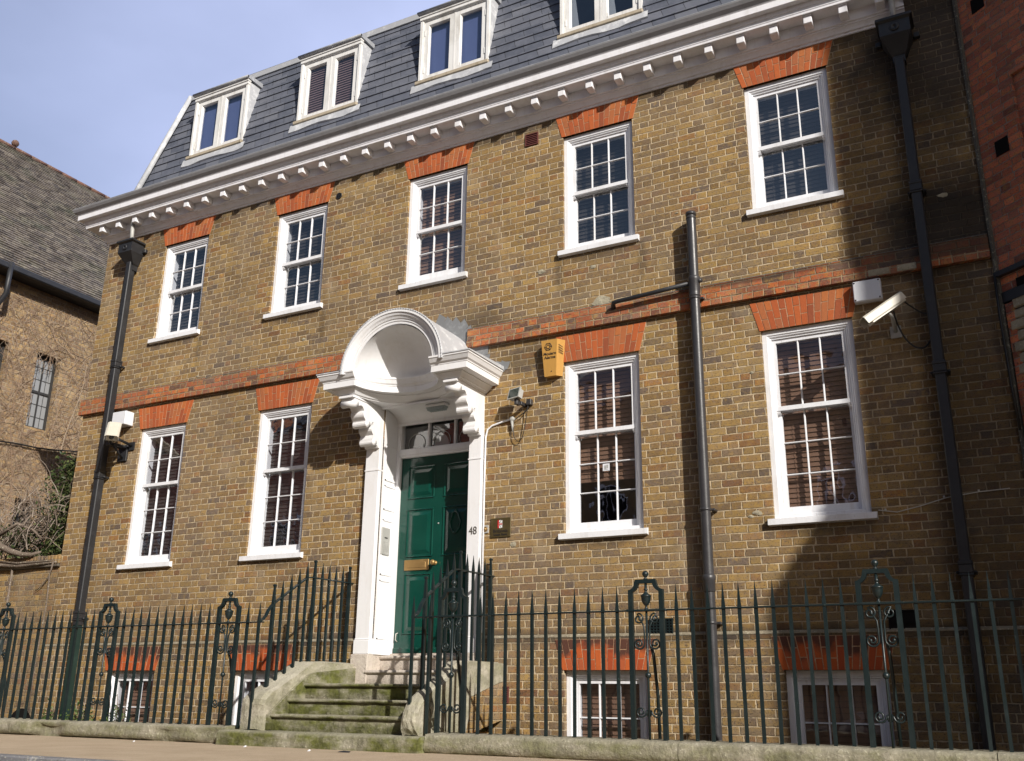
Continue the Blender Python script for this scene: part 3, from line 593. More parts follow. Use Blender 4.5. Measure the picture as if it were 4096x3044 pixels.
def dormer(x0, lab, blind=None, bk=None):
    x1 = x0+DW; zb, zt, y = 8.295, 9.41, .30
    f = MB()
    pr_ = [(0, y+.05), (0, y), (.04, y), (.045, y+.012), (.055, y+.012), (.055, y+.1)]
    for q in range(1):
        vs_ = []
        for (i, yy) in pr_: vs_ += [(x0+i, yy, zb), (x0+i, yy, zt-i), (x1-i, yy, zt-i), (x1-i, yy, zb)]
        f.add(vs_, [(j*4+k, (j+1)*4+k, (j+1)*4+k+1, j*4+k+1) for j in range(len(pr_)-1) for k in range(3)])
    f.box(x0-.005, x1+.005, y-.012, y+.05, zt-.038, zt+.012); f.box(x0-.012, x1+.012, y-.026, y+.05, zt+.012, zt+.05)
    cxm = (x0+x1)/2
    f.box(cxm-.012, cxm+.012, y+.022, y+.09, zb+.03, zt-.055)
    f.box(cxm+.012+.094, cxm+.012+.0945, y+.02, y+.03, zb+.1, zb+.2)
    d = f.build('dormer', M_DORM, house, origin=(cxm, y, zb), label=lab)
    for (a, c) in ((x0+.057, cxm-.013), (cxm+.013, x1-.057)):
        cs = MB(); za, zc = zb+.035, zt-.057
        st = .088
        outer = [(a, za), (c, za), (c, zc), (a, zc)]; mid = [(a+st-.016, za+.095), (c-st+.016, za+.095), (c-st+.016, zc-st+.014), (a+st-.016, zc-st+.014)]; inner = [(a+st, za+.108), (c-st, za+.108), (c-st, zc-st), (a+st, zc-st)]
        vs_ = [(p[0], y+.026, p[1]) for p in outer]+[(p[0], y+.026, p[1]) for p in mid]+[(p[0], y+.055, p[1]) for p in inner]+[(p[0], y+.075, p[1]) for p in inner]
        cs.add(vs_, [(i, (i+1) % 4, 4+(i+1) % 4, 4+i) for i in range(4)]+[(4+i, 4+(i+1) % 4, 8+(i+1) % 4, 8+i) for i in range(4)]+[(8+i, 8+(i+1) % 4, 12+(i+1) % 4, 12+i) for i in range(4)])
        for hz in (zb+.18, zt-.30): cs.box(a+.006 if a < cxm-.2 else c-.024, a+.024 if a < cxm-.2 else c-.006, y+.018, y+.027, hz, hz+.1)
        cs.build('casement', M_DORM, d)
        g_ = MB(); g_.add([(a+st, y+.062, za+.1), (c-st, y+.062, za+.1), (c-st, y+.062, zc-st), (a+st, y+.062, zc-st)], [(0, 1, 2, 3)]); g_.build('pane', M_GLASSD, d)
        if blind:
            bb = MB(); z = zc-st
            if blind == M_BLIND4:
                while z > za+.1: bb.add([(a+.02, y+.085, z-.019), (c-.02, y+.085, z-.019), (c-.02, y+.10, z+.019), (a+.02, y+.10, z+.019)], [(0, 1, 2, 3)]); z -= .043
            elif blind == M_CURT: bb.add([(a+.02, y+.12, za), (a+.02+(c-a)*.32, y+.13, za), (a+.02+(c-a)*.12, y+.12, zc), (a+.02, y+.12, zc)], [(0, 1, 2, 3)])
            else: bb.add([(a+.02, y+.11, za), (c-.02, y+.11, za), (c-.02, y+.11, zc), (a+.02, y+.11, zc)], [(0, 1, 2, 3)])  # plain sheet behind the pane, coloured as reflected sky
            bb.build('blind', blind, d)
    for xx in (x0+.003, x1-.003):
        ck = MB(); ck.add([(xx, y+.045, zb-.05), (xx, y+.045, zt+.012), (xx, .60, zt+.05), (xx, .66, zt-.0), (xx, .34, zb-.05)], [(0, 1, 2, 3, 4)])
        ck.build('cheek', M_LEADL, d)
    # lead step flashing down the cheeks
    fl = MB()
    for sx, xx in ((-1, x0), (1, x1)):
        fl.add([(xx, .335, zb+.03), (xx, .62, zt+.02), (xx+sx*.075, .60, zt+.02), (xx+sx*.055, .312, zb+.03), (xx+sx*.11, .275, zb-.16), (xx-sx*.05, .275, zb-.16)], [(0, 1, 2, 3), (0, 3, 4, 5)])
    vs_ = []; n = 14
    for i in range(n+1):
        t = i/n; xx = x0-.09+t*(DW+.18); wv = .02*math.sin(t*9+x0*3)+random.uniform(-.006, .006)
        vs_ += [(xx, .275, zb-.025), (xx, .258+abs(wv)*.3-.02, zb-.15+wv*.8), (xx, .262, zb-.165+wv*.8)]
    fl.add(vs_, [(i*3+k, (i+1)*3+k, (i+1)*3+k+1, i*3+k+1) for i in range(n) for k in (0, 1)])
    fl.build('flashing', M_LEADL, d)
    sl = MB(); sl.bbox(x0-.03, x1+.02, y-.045, y+.08, zb-.03, zb+.028, .008); sl.build('sill', M_SILLD, d)
    tp = MB(); tp.prism([(y-.05, zt+.048), (y-.055, zt+.085), (.30, zt+.11), (.72, zt+.13), (.72, zt+.04)], x0-.03, x1+.03, 'x'); tp.tube([(x0-.03, y-.045, zt+.072), (x1+.03, y-.045, zt+.072)], .022, 8); tp.build('cap', M_LEAD, d)
    rm = MB(); rm.add([(x0+.03, y+.10, zb-.1), (x1-.03, y+.10, zb-.1), (x1-.03, 1.6, zb-.1), (x0+.03, 1.6, zb-.1), (x0+.03, y+.10, zt), (x1-.03, y+.10, zt), (x1-.03, 1.6, zt), (x0+.03, 1.6, zt)], [(0, 1, 2, 3), (4, 5, 6, 7), (1, 2, 6, 5), (2, 3, 7, 6), (3, 0, 4, 7)]); rm.build('room_interior', M_ROOM, d)
dormer(DORM[0], None, M_SKYREF); dormer(DORM[1], 'dormer window with a brown slatted blind', M_BLIND4); dormer(DORM[2], None, M_SKYREF); dormer(DORM[3], 'dormer window with a pale curtain drawn aside', M_CURT)

# ------------------------------------------------------------ door case and porch
PL, PR = -7.09, -5.453; HCX = -6.275
dc = MB()
for (a, c) in ((PL, DX0), (DX1, PR)):
    dc = MB(); dc.bbox(a, c, -.062, .02, .60, 3.02, .004)
    dc.bbox(a-.012, c+.012, -.078, .02, .445, .60, .006); dc.bbox(a-.006, c+.006, -.070, .02, .60, .622, .006)
    dc.box(a-.004, c+.004, -.068, .02, 2.60, 2.615)
    dc.build('pilaster', M_WHITE2, house)
rv = MB()
rv.box(DX0-.001, DX0+.012, .02, .36, .445, 3.42); rv.box(DX1-.012, DX1+.001, .02, .36, .445, 3.42)
for xs_, sgn in ((DX0+.012, 1), (DX1-.012, -1)):
    for (za, zb) in ((.62, 1.30), (1.36, 2.02), (2.14, 2.44), (2.50, 2.95)):
        for (y0_, y1_, z0_, z1_) in ((.06, .30, za, za+.014), (.06, .30, zb-.014, zb), (.06, .074, za, zb), (.286, .30, za, zb)):
            rv.box(min(xs_, xs_+sgn*.008), max(xs_, xs_+sgn*.008), y0_, y1_, z0_, z1_)
    rv.box(min(xs_, xs_+sgn*.016), max(xs_, xs_+sgn*.016), .02, .36, .445, .60)
rv.build('door_reveal', M_WHITE2, house)
DL, DR, DY = -6.82, -5.69, .33
fr = MB()
for (a, c) in ((DX0+.012, DL), (DR, DX1-.012)):
    fr.bbox(a, c, DY-.045, DY+.05, .445, 3.30, .006); fr.box(a+.008, c-.008, DY-.052, DY-.045, .445, 3.30)
fr.bbox(DL, DR, DY-.05, DY+.05, 2.815, 2.925, .008); fr.box(DL, DR, DY-.062, DY-.05, 2.845, 2.90)
fr.bbox(DL, DR, DY-.05, DY+.05, 3.255, 3.34, .008)
for x in (-6.43, -6.05): fr.bbox(x-.014, x+.014, DY-.02, DY+.03, 2.925, 3.255, .005)
dframe = fr.build('door_frame', M_WHITE2, house)
b = MB(); b.add([(DL, DY+.02, 2.92), (DR, DY+.02, 2.92), (DR, DY+.02, 3.26), (DL, DY+.02, 3.26)], [(0, 1, 2, 3)]); b.build('fanlight_pane', M_GLASS, dframe)
b = MB(); b.add([(DL-.2, DY+.06, 2.7), (DR+.2, DY+.06, 2.7), (DR+.2, 1.8, 2.7), (DL-.2, 1.8, 2.7), (DL-.2, DY+.06, 3.5), (DR+.2, DY+.06, 3.5), (DR+.2, 1.8, 3.5), (DL-.2, 1.8, 3.5)], [(0, 1, 2, 3), (4, 5, 6, 7), (1, 2, 6, 5), (2, 3, 7, 6), (3, 0, 4, 7)]); b.build('room_interior', M_DARK, dframe)
b = MB()   # leaded tracery of the fanlight: circles and curves
for (cx, r_) in ((-6.25, .12), (-5.88, .12), (-6.62, .12)):
    b.tube([(cx+r_*math.cos(t*math.pi/12), DY+.012, 3.0+r_*math.sin(t*math.pi/12)) for t in range(25)], .004, 5)
b.build('fanlight_tracery', M_STEEL, dframe)
b = MB(); n = 20; b.add([(-6.27+.10*math.cos(t*math.pi/n)*1.1, DY+.035, 2.925+.17*math.sin(t*math.pi/n)) for t in range(n+1)], [tuple(range(n+1))]); b.build('fanlight_shade', M_CURT, dframe)
dr = MB(); dr.box(DL+.002, DR-.002, DY, DY+.045, .465, 2.813)
# panels: raised and fielded
def panel(b, x0, x1, z0, z1, y):
    bo = .022
    for (a, c, d, e) in ((x0, x1, z0, z0+bo), (x0, x1, z1-bo, z1)): b.prism([(y-.001, d), (y-.014, d+.007), (y-.012, e-.007), (y-.001, e)], a, c, 'x')
    for (a, c) in ((x0, x0+bo), (x1-bo, x1)): b.prism([(a, y-.001), (a+.007, y-.013), (c-.007, y-.011), (c, y-.001)], z0, z1, 'z')
    m1, m2 = .045, .085
    o = [(x0+m1, z0+m1), (x1-m1, z0+m1), (x1-m1, z1-m1), (x0+m1, z1-m1)]; i_ = [(x0+m2, z0+m2), (x1-m2, z0+m2), (x1-m2, z1-m2), (x0+m2, z1-m2)]
    b.add([(p[0], y-.0015, p[1]) for p in o]+[(p[0], y-.014, p[1]) for p in i_], [(0, 1, 5, 4), (1, 2, 6, 5), (2, 3, 7, 6), (3, 0, 4, 7), (4, 5, 6, 7)])
for (z0_, z1_) in ((2.29, 2.70), (1.58, 2.17), (.68, 1.39)):
    panel(dr, DL+.115, DL+.50, z0_, z1_, DY); panel(dr, DR-.50, DR-.115, z0_, z1_, DY)
dr.bbox(DL+.002, DR-.002, DY-.022, DY+.001, .466, .53, .008)
door = dr.build('front_door', M_DOOR, house, origin=(DL, DY, .465), label='glossy dark green six panel front door with brass letter plate')
b = MB(); b.bbox(DL+.11, DL+.46, DY-.016, DY-.001, 1.425, 1.55, .004); b.bbox(DL+.15, DL+.42, DY-.022, DY-.015, 1.455, 1.52, .003); b.build('letter_plate', M_BRASS, door)
b = MB(); b.lathe((DL+.545, DY, 1.50), [(.026, -.001), (.026, -.008), (.011, -.012), (.011, -.038), (.026, -.048), (.033, -.062), (.028, -.078), (.010, -.086)], 16, 'y'); b.build('door_knob', M_BRASS, door)
b = MB(); b.lathe((DL+.57, DY, 1.97), [(.010, -.001), (.010, -.006), (.004, -.009)], 10, 'y'); b.build('spyhole', M_STEEL, door)
b = MB(); kx, kz = DR-.31, 1.97   # knocker
b.tube([(kx+q[0], DY-.03, kz+q[1]) for q in ((0, .12), (.035, .105), (.05, .05), (.075, 0), (.06, -.07), (.025, -.12), (0, -.135), (-.025, -.12), (-.06, -.07), (-.075, 0), (-.05, .05), (-.035, .105), (0, .12))], .010, 6); b.lathe((kx, DY, kz+.13), [(.022, -.001), (.02, -.02), (.008, -.034)], 10, 'y'); b.build('door_knocker', M_DOOR, door)
b = MB(); b.tube([(DL+.06, DY-.004, .70), (DL+.05, DY-.03, .69), (DL+.045, DY-.03, .62), (DL+.055, DY-.004, .60)], .006, 6); b.build('door_latch', M_CABLEW, door)

# porch hood: entablature with a semicircular cut-out, half dome, archivolt, leaded barrel
hood = None
HZ = 3.50
def hood_loft(levels, n=26):
    """entablature lofted through outlines: half width, front y, radius of the half round bite, z"""
    def ring(hw, yf, rc, z):
        return [(HCX-hw, 0, z), (HCX-hw, yf, z), (HCX-rc, yf, z)]+[(HCX-rc*math.cos(math.pi*i/n), yf+rc*math.sin(math.pi*i/n), z) for i in range(1, n)]+[(HCX+rc, yf, z), (HCX+hw, yf, z), (HCX+hw, 0, z)]
    b = MB(); rs = [ring(*l) for l in levels]; N = len(rs[0]); vs_ = [p for r in rs for p in r]
    b.add(vs_, [(k*N+i, k*N+i+1, (k+1)*N+i+1, (k+1)*N+i) for k in range(len(rs)-1) for i in range(N-1)])
    for (hw, yf, rc, z) in (levels[0], levels[-1]):
        for sx in (-1, 1): b.add([(HCX+sx*hw, 0, z), (HCX+sx*hw, yf, z), (HCX+sx*rc, yf, z), (HCX+sx*rc, 0, z)], [(0, 1, 2, 3)])
        for i in range(n):
            xa, xb = HCX-rc*math.cos(math.pi*i/n), HCX-rc*math.cos(math.pi*(i+1)/n)
            b.add([(xa, yf+rc*math.sin(math.pi*i/n), z), (xb, yf+rc*math.sin(math.pi*(i+1)/n), z), (xb, 0, z), (xa, 0, z)], [(0, 1, 2, 3)])
    return b
ent = hood_loft([(.845, -.63, .615, 3.398), (.850, -.635, .610, 3.412), (.862, -.645, .600, 3.414), (.872, -.655, .592, 3.430), (.905, -.685, .575, 3.462), (.915, -.695, .570, 3.466), (.915, -.695, .570, 3.478), (1.000, -.745, .535, 3.482), (1.000, -.745, .535, 3.552), (1.008, -.750, .532, 3.556), (1.010, -.752, .530, 3.568), (1.030, -.772, .530, 3.585), (1.052, -.795, .530, 3.628), (1.060, -.803, .530, 3.634), (1.060, -.803, .530, 3.655)])
porch = ent.build('porch_hood', M_WHITE2, house, origin=(HCX, 0, 3.4), label='white shell shaped hood over the front door, half dome under a leaded barrel roof')
dm = MB(); n = 20; rr = .545; vs_ = []
for i in range(n+1):
    a = math.pi*i/n
    for j in range(n//2+1):
        e = math.pi/2*j/(n//2)
        vs_.append((HCX-rr*math.cos(a)*1.0 if j == 0 else HCX-rr*math.cos(a), -.74+rr*math.sin(a)*math.sin(e)+0, 3.60+rr*math.sin(a)*math.cos(e)))
w2 = n//2+1
dm.add(vs_, [(i*w2+j, i*w2+j+1, (i+1)*w2+j+1, (i+1)*w2+j) for i in range(n) for j in range(n//2)], True)
dm.build('half_dome', M_WHITE2, porch)
ar = MB(); pa = [(.545, -.70), (.545, -.745), (.575, -.748), (.578, -.756), (.600, -.758), (.604, -.768), (.625, -.778), (.640, -.792), (.668, -.802), (.672, -.812), (.700, -.812), (.705, -.80)]
N = 40; vs_ = []
for i in range(N+1):
    t = math.pi*i/N
    for (r_, y) in pa: vs_.append((HCX-r_*math.cos(t), y, 3.615+r_*math.sin(t)))
L_ = len(pa); ar.add(vs_, [(i*L_+j, i*L_+j+1, (i+1)*L_+j+1, (i+1)*L_+j) for i in range(N) for j in range(L_-1)])
ar.build('archivolt', M_WHITE2, porch)
br = MB(); vs_ = []
rings = [(.700, -.815), (.714, -.818), (.716, -.79), (.708, -.76), (.706, -.4), (.704, 0)]
for i in range(N+1):
    t = math.pi*i/N
    for (r_, y) in rings: vs_.append((HCX-r_*math.cos(t), y, 3.615+r_*math.sin(t)))
L_ = len(rings); br.add(vs_, [(i*L_+j, i*L_+j+1, (i+1)*L_+j+1, (i+1)*L_+j) for i in range(N) for j in range(L_-1)], True)
for (a, c) in ((HCX-1.072, HCX-.69), (HCX+.69, HCX+1.072)):
    br.prism([(-.812, 3.655), (-.812, 3.668), (0, 3.70), (0, 3.656)], a, c, 'x')
for i in range(60):   # nail heads along the front edge
    t = math.pi*(i+.5)/60; br.box(HCX-.712*math.cos(t)-.004, HCX-.712*math.cos(t)+.004, -.822, -.815, 3.615+.710*math.sin(t)-.004, 3.615+.710*math.sin(t)+.004)
br.build('lead_roof', M_LEADL, porch)
fl = MB()   # lead flashing dressed against the wall in steps
def flap(pts): fl.add([(p[0], -.006-random.uniform(0, .004), p[1]) for p in pts], [tuple(range(len(pts)))])
for i in range(13):
    t = math.pi*(.18+.64*i/12*.0)+0
for i in range(9):
    t = R(16+i*8); r1, r2 = .70, .86+random.uniform(-.03, .05); dt = R(6)
    flap([(HCX+r1*math.cos(t-dt*.5), 3.615+r1*math.sin(t-dt*.5)), (HCX+r2*math.cos(t-dt), 3.615+r2*math.sin(t-dt)), (HCX+(r2+.05)*math.cos(t+dt*.2), 3.615+(r2+.05)*math.sin(t+dt*.2)), (HCX+r1*math.cos(t+dt), 3.615+r1*math.sin(t+dt))])
for i in range(5):
    a = HCX+.72+i*.075; flap([(a, 3.66), (a+.10, 3.66), (a+.13, 3.74+.02*math.sin(i*3)), (a+.02, 3.78)])
flap([(HCX+1.03, 3.66), (HCX+1.07, 3.63), (HCX+1.16, 3.75), (HCX+1.03, 3.76)])
fl.build('lead_flashing', M_LEADK, porch)
# brackets
bp = [(0, 3.397), (-.617, 3.397), (-.620, 3.345)]
def arc(cx, cz, r_, a0, a1, n=6): return [(cx+r_*math.cos(R(a0+(a1-a0)*i/n)), cz+r_*math.sin(R(a0+(a1-a0)*i/n))) for i in range(n+1)]
bp += arc(-.583, 3.312, .045, 150, 330, 7)+arc(-.475, 3.262, .050, 120, 60, 3)
bp += [(-.440, 3.300)]+arc(-.365, 3.225, .060, 140, 230, 5)+[(-.378, 3.155)]+arc(-.330, 3.120, .048, 150, 320, 7)
bp += [(-.262, 3.130), (-.235, 3.165), (-.215, 3.165), (-.212, 3.135)]+arc(-.205, 3.075, .045, 100, 230, 5)+[(-.205, 3.01), (-.215, 2.965)]+arc(-.175, 2.925, .042, 160, 300, 6)+[(-.115, 2.905), (-.10, 2.875), (0, 2.875)]
for (a, c) in ((PL, DX0+.0), (DX1, PR)):
    q = MB(); q.prism(bp, a+.004, c-.004, 'x')
    q.box(a-.006, c+.006, -.66, -.0, 3.372, 3.397)
    for (yy, zz, r_) in ((-.583, 3.312, .046), (-.33, 3.12, .046), (-.175, 2.925, .040)): q.tube([(a-.004, yy, zz), (c+.004, yy, zz)], r_, 14)
    q.build('porch_bracket', M_WHITE2, porch)
# coved ceiling between the brackets back to the fanlight
cv = MB(); pts = [(-.06, 3.397)]+[(-.05+.33*math.sin(R(t)), 3.394-.14*(1-math.cos(R(t)))) for t in range(0, 91, 15)]+[(.285, 3.25)]
vs_ = []
for (y, z) in pts: vs_ += [(DX0-.02, y, z), (DX1+.02, y, z)]
cv.add(vs_, [(i*2, i*2+1, i*2+3, i*2+2) for i in range(len(pts)-1)], True)
cv.box(DX0-.0, DX1+.0, -.075, -.035, 3.37, 3.3975); cv.box(DX0+.012, DX1-.012, .27, .30, 3.23, 3.262)
cv.build('porch_ceiling', M_WHITE2, porch)

# ------------------------------------------------------------ small fixtures on the house
GR = {'downpipe': 'black square downpipes', 'security_camera': 'security cameras on the wall', 'wall_vent': 'small vents in the wall', 'junction_box': 'white boxes above the cameras', 'wall_cable': 'cables along the walls'}
def fixture(name, origin, label, cat, group=None): return empty(name, origin, label, cat, group or GR.get(name))
# bulkhead lamp under the hood
t = fixture('bulkhead_lamp', (-6.17, .08, 3.385), 'small oblong lamp on the ceiling of the porch hood', 'lamp')
b = MB(); b.bbox(-6.32, -6.02, .02, .13, 3.345, 3.385, .012); b.build('lamp_base', M_WHITE2, t)
M_LENS = NT("ribbed_lens").done((.38, .44, .44), .25)
b = MB(); b.prism([(-6.305, 3.346), (-6.035, 3.346), (-6.06, 3.305), (-6.28, 3.305)], .03, .12, 'y')
for i in range(9): b.box(-6.28+i*.026, -6.27+i*.026, .027, .123, 3.302, 3.34)
b.build('lens', M_LENS, t)
# entry phone on the left reveal
XK = DX0+.012
t = fixture('entry_phone', (XK, .13, 1.60), 'steel entry phone panel on the white reveal left of the green door', 'entry phone')
b = MB(); b.bbox(XK, XK+.014, .045, .215, 1.60, 1.925, .004); b.build('panel', M_STEEL, t)
b = MB(); b.box(XK+.0135, XK+.0155, .06, .20, 1.615, 1.91); b.build('face', M_STEEL, t)
b = MB(); b.box(XK+.015, XK+.0175, .10, .16, 1.795, 1.81)
b.build('display', M_INK, t)
b = MB()
for i in range(3):
    for j in range(6): b.box(XK+.0152, XK+.019, .085+i*.035, .105+i*.035, 1.64+j*.022, 1.653+j*.022)
b.build('keys', M_STEEL, t)
# house number
t = fixture('house_number', (-5.535, -.064, 1.74), 'thin dark numerals 48 on the white pilaster right of the door', 'house number')
text('48', .125, (-5.538, -.064, 1.735), M_TEXTG, t, 'numerals', sx=.85, ext=.003)
# bell push
t = fixture('bell_push', (-5.405, 0, 1.74), 'square brass bell push between the white pilaster and the bronze name plate', 'bell push')
b = MB(); b.bbox(-5.448, -5.366, -.012, 0, 1.745, 1.835, .003); b.build('plate', M_STEEL, t)
b = MB(); b.lathe((-5.407, -.012, 1.79), [(.030, 0), (.030, -.006), (.024, -.008), (.022, -.003), (.012, -.003), (.012, -.012), (.004, -.014)], 18, 'y'); b.build('button', M_BRASS, t)
# plaque
t = fixture('name_plaque', (-5.21, 0, 1.69), 'dark bronze name plate with half a union flag beside the bell push', 'plaque')
b = MB(); b.bbox(-5.34, -5.084, -.014, 0, 1.688, 1.905, .003); b.build('plate', M_PLAQ, t)
b = MB(); M_WF = NT("white_enamel").done((.75, .75, .73), .4)
fx, fz = -5.232, 1.835
b.box(fx-.012, fx+.045, -.0165, -.014, fz-.010, fz+.010+.0)
b.add([(fx+.004, -.016, fz+.014), (fx+.028, -.016, fz+.045), (fx+.010, -.016, fz+.045), (fx+.004, -.016, fz+.036)], [(0, 1, 2, 3)]); b.add([(fx+.012, -.016, fz+.014), (fx+.045, -.016, fz+.014), (fx+.045, -.016, fz+.042), (fx+.034, -.016, fz+.042)], [(0, 1, 2, 3)])
b.add([(fx+.004, -.016, fz-.014), (fx+.028, -.016, fz-.045), (fx+.010, -.016, fz-.045), (fx+.004, -.016, fz-.036)], [(0, 1, 2, 3)]); b.add([(fx+.012, -.016, fz-.014), (fx+.045, -.016, fz-.014), (fx+.045, -.016, fz-.042), (fx+.034, -.016, fz-.042)], [(0, 1, 2, 3)])
b.build('flag_white', M_WF, t)
b = MB(); b.box(fx-.014, fx+.001, -.0175, -.014, fz-.046, fz+.046); b.box(fx+.001, fx+.045, -.0175, -.0165, fz-.006, fz+.006); b.build('flag_red', M_REDI, t)
text('Britannia', .052, (-5.212, -.0145, 1.742), M_INK, t, bold=.0006); text('South Bank', .038, (-5.212, -.0145, 1.706), M_INK, t, bold=.0006)
# alarm box
t = fixture('alarm_box', (-4.545, 0, 3.45), 'yellow wedge shaped alarm box on the wall right of the porch', 'alarm box')
ax0, ax1, az0, az1 = -4.665, -4.445, 3.465, 3.895
b = MB(); b.add([(ax0, -.105, az1), (ax1-.02, -.105, az1), (ax1-.045, -.08, az0), (ax0+.03, -.08, az0), (ax0-.0, 0, az1+.005), (ax1+.04, 0, az1+.005), (ax1+.0, 0, az0+.005), (ax0+.03, 0, az0+.005)], [(0, 1, 2, 3), (4, 5, 1, 0), (1, 5, 6, 2), (3, 2, 6, 7), (0, 3, 7, 4)])
b.build('box', M_ALARM, t)
def afy(z): return -.105+(az1-z)/(az1-az0)*.025-.0015
b = MB(); acx, acz = -4.577, 3.815
for r_ in (.046, .024):
    b.tube([(acx+r_*math.cos(R(60*k)), afy(acz+r_*math.sin(R(60*k)))-.001, acz+r_*math.sin(R(60*k))) for k in range(7)], .0036, 4, smooth=False)
for k in range(6): b.tube([(acx+r_*math.cos(R(60*k)), afy(acz)-.001, acz+r_*math.sin(R(60*k))) for r_ in (.024, .046)], .003, 4, smooth=False)
b.build('emblem', M_INK, t)
text('Modern', .050, (-4.560, afy(3.728), 3.716), M_INK, t, bold=.0003, rot=(R(86.7), 0, 0)); text('Alarms', .050, (-4.560, afy(3.69), 3.672), M_INK, t, bold=.0003, rot=(R(86.7), 0, 0))
b = MB()
for i in range(4):
    z = 3.835-i*.027; b.add([(ax1-.008, -.085, z), (ax1+.018, -.025, z-.02), (ax1+.018, -.025, z-.028), (ax1-.008, -.085, z-.008)], [(0, 1, 2, 3)])
b.build('side_slots', M_INK, t); b = MB(); b.lathe((-4.545, -.084, 3.52), [(.006, 0), (.006, -.004)], 8, 'y'); b.build('screw', M_INK, t)
# floodlight
t = fixture('floodlight', (-4.9, 0, 3.15), 'floodlight with dark lens and hanging cable between the porch and the yellow alarm box', 'floodlight')
def frame_rect(c, ux, uy, w_, h_, d_):   # tilted box, c front centre, ux/uy unit vectors
    n_ = ux.cross(uy); return [c+ux*sx*w_/2+uy*sy*h_/2+n_*k for k in (0, -d_) for (sx, sy) in ((-1, -1), (1, -1), (1, 1), (-1, 1))]
BF = [(0, 1, 2, 3), (7, 6, 5, 4), (0, 4, 5, 1), (1, 5, 6, 2), (2, 6, 7, 3), (3, 7, 4, 0)]
ux = Vector((.96, -.25, .03)).normalized(); uy = Vector((.02, .30, .95)); uy = (uy-ux*uy.dot(ux)).normalized()
b = MB(); c0 = Vector((-4.965, -.20, 3.285)); b.add(frame_rect(c0, ux, uy, .175, .135, .02), BF); b.add([p for p in frame_rect(c0-ux.cross(uy)*.02, ux, uy, .15, .11, .055)], BF); b.build('housing', M_STEEL, t)
b = MB(); b.add(frame_rect(c0+ux.cross(uy)*.003, ux, uy, .145, .110, .003), BF); b.build('lens', NT("dark_lens").done((.02, .035, .03), .12), t)
b = MB(); b.bbox(-4.93, -4.90, -.13, -.0, 3.16, 3.20, .003); b.bbox(-4.88, -4.82, -.06, 0, 3.17, 3.24, .004); b.bbox(-4.96, -4.92, -.20, -.12, 3.15, 3.22, .004); b.build('bracket', M_GREY, t)
b = MB(); b.tube(crv([(-4.85, -.03, 3.17), (-4.90, -.05, 3.09), (-4.97, -.05, 3.05), (-5.02, -.05, 3.02)]), .006, 6); b.tube(crv([(-5.055, -.035, 2.93), (-5.04, -.04, 2.82), (-4.99, -.04, 2.76), (-4.94, -.04, 2.79), (-4.90, -.045, 2.92), (-4.87, -.05, 3.10), (-4.86, -.05, 3.16)]), .0045, 6); b.build('cable', M_CABLE, t)
b = MB(); b.lathe((-5.075, 0, 3.035), [(.03, 0), (.03, -.04), (.022, -.048)], 14, 'y'); b.tube([(-5.075, -.03, 3.02), (-5.06, -.035, 2.88)], [.018, .009], 8); b.build('junction', M_STEEL, t)
b = MB(); b.tube([(-5.10, -.015, 3.035), (-5.20, -.015, 3.02), (-5.34, -.015, 2.99), (-5.40, -.015, 2.95), (-5.425, -.015, 2.86), (-5.43, -.015, 2.3), (-5.43, -.015, .66)], .011, 8); b.build('conduit', M_WHITE, t)
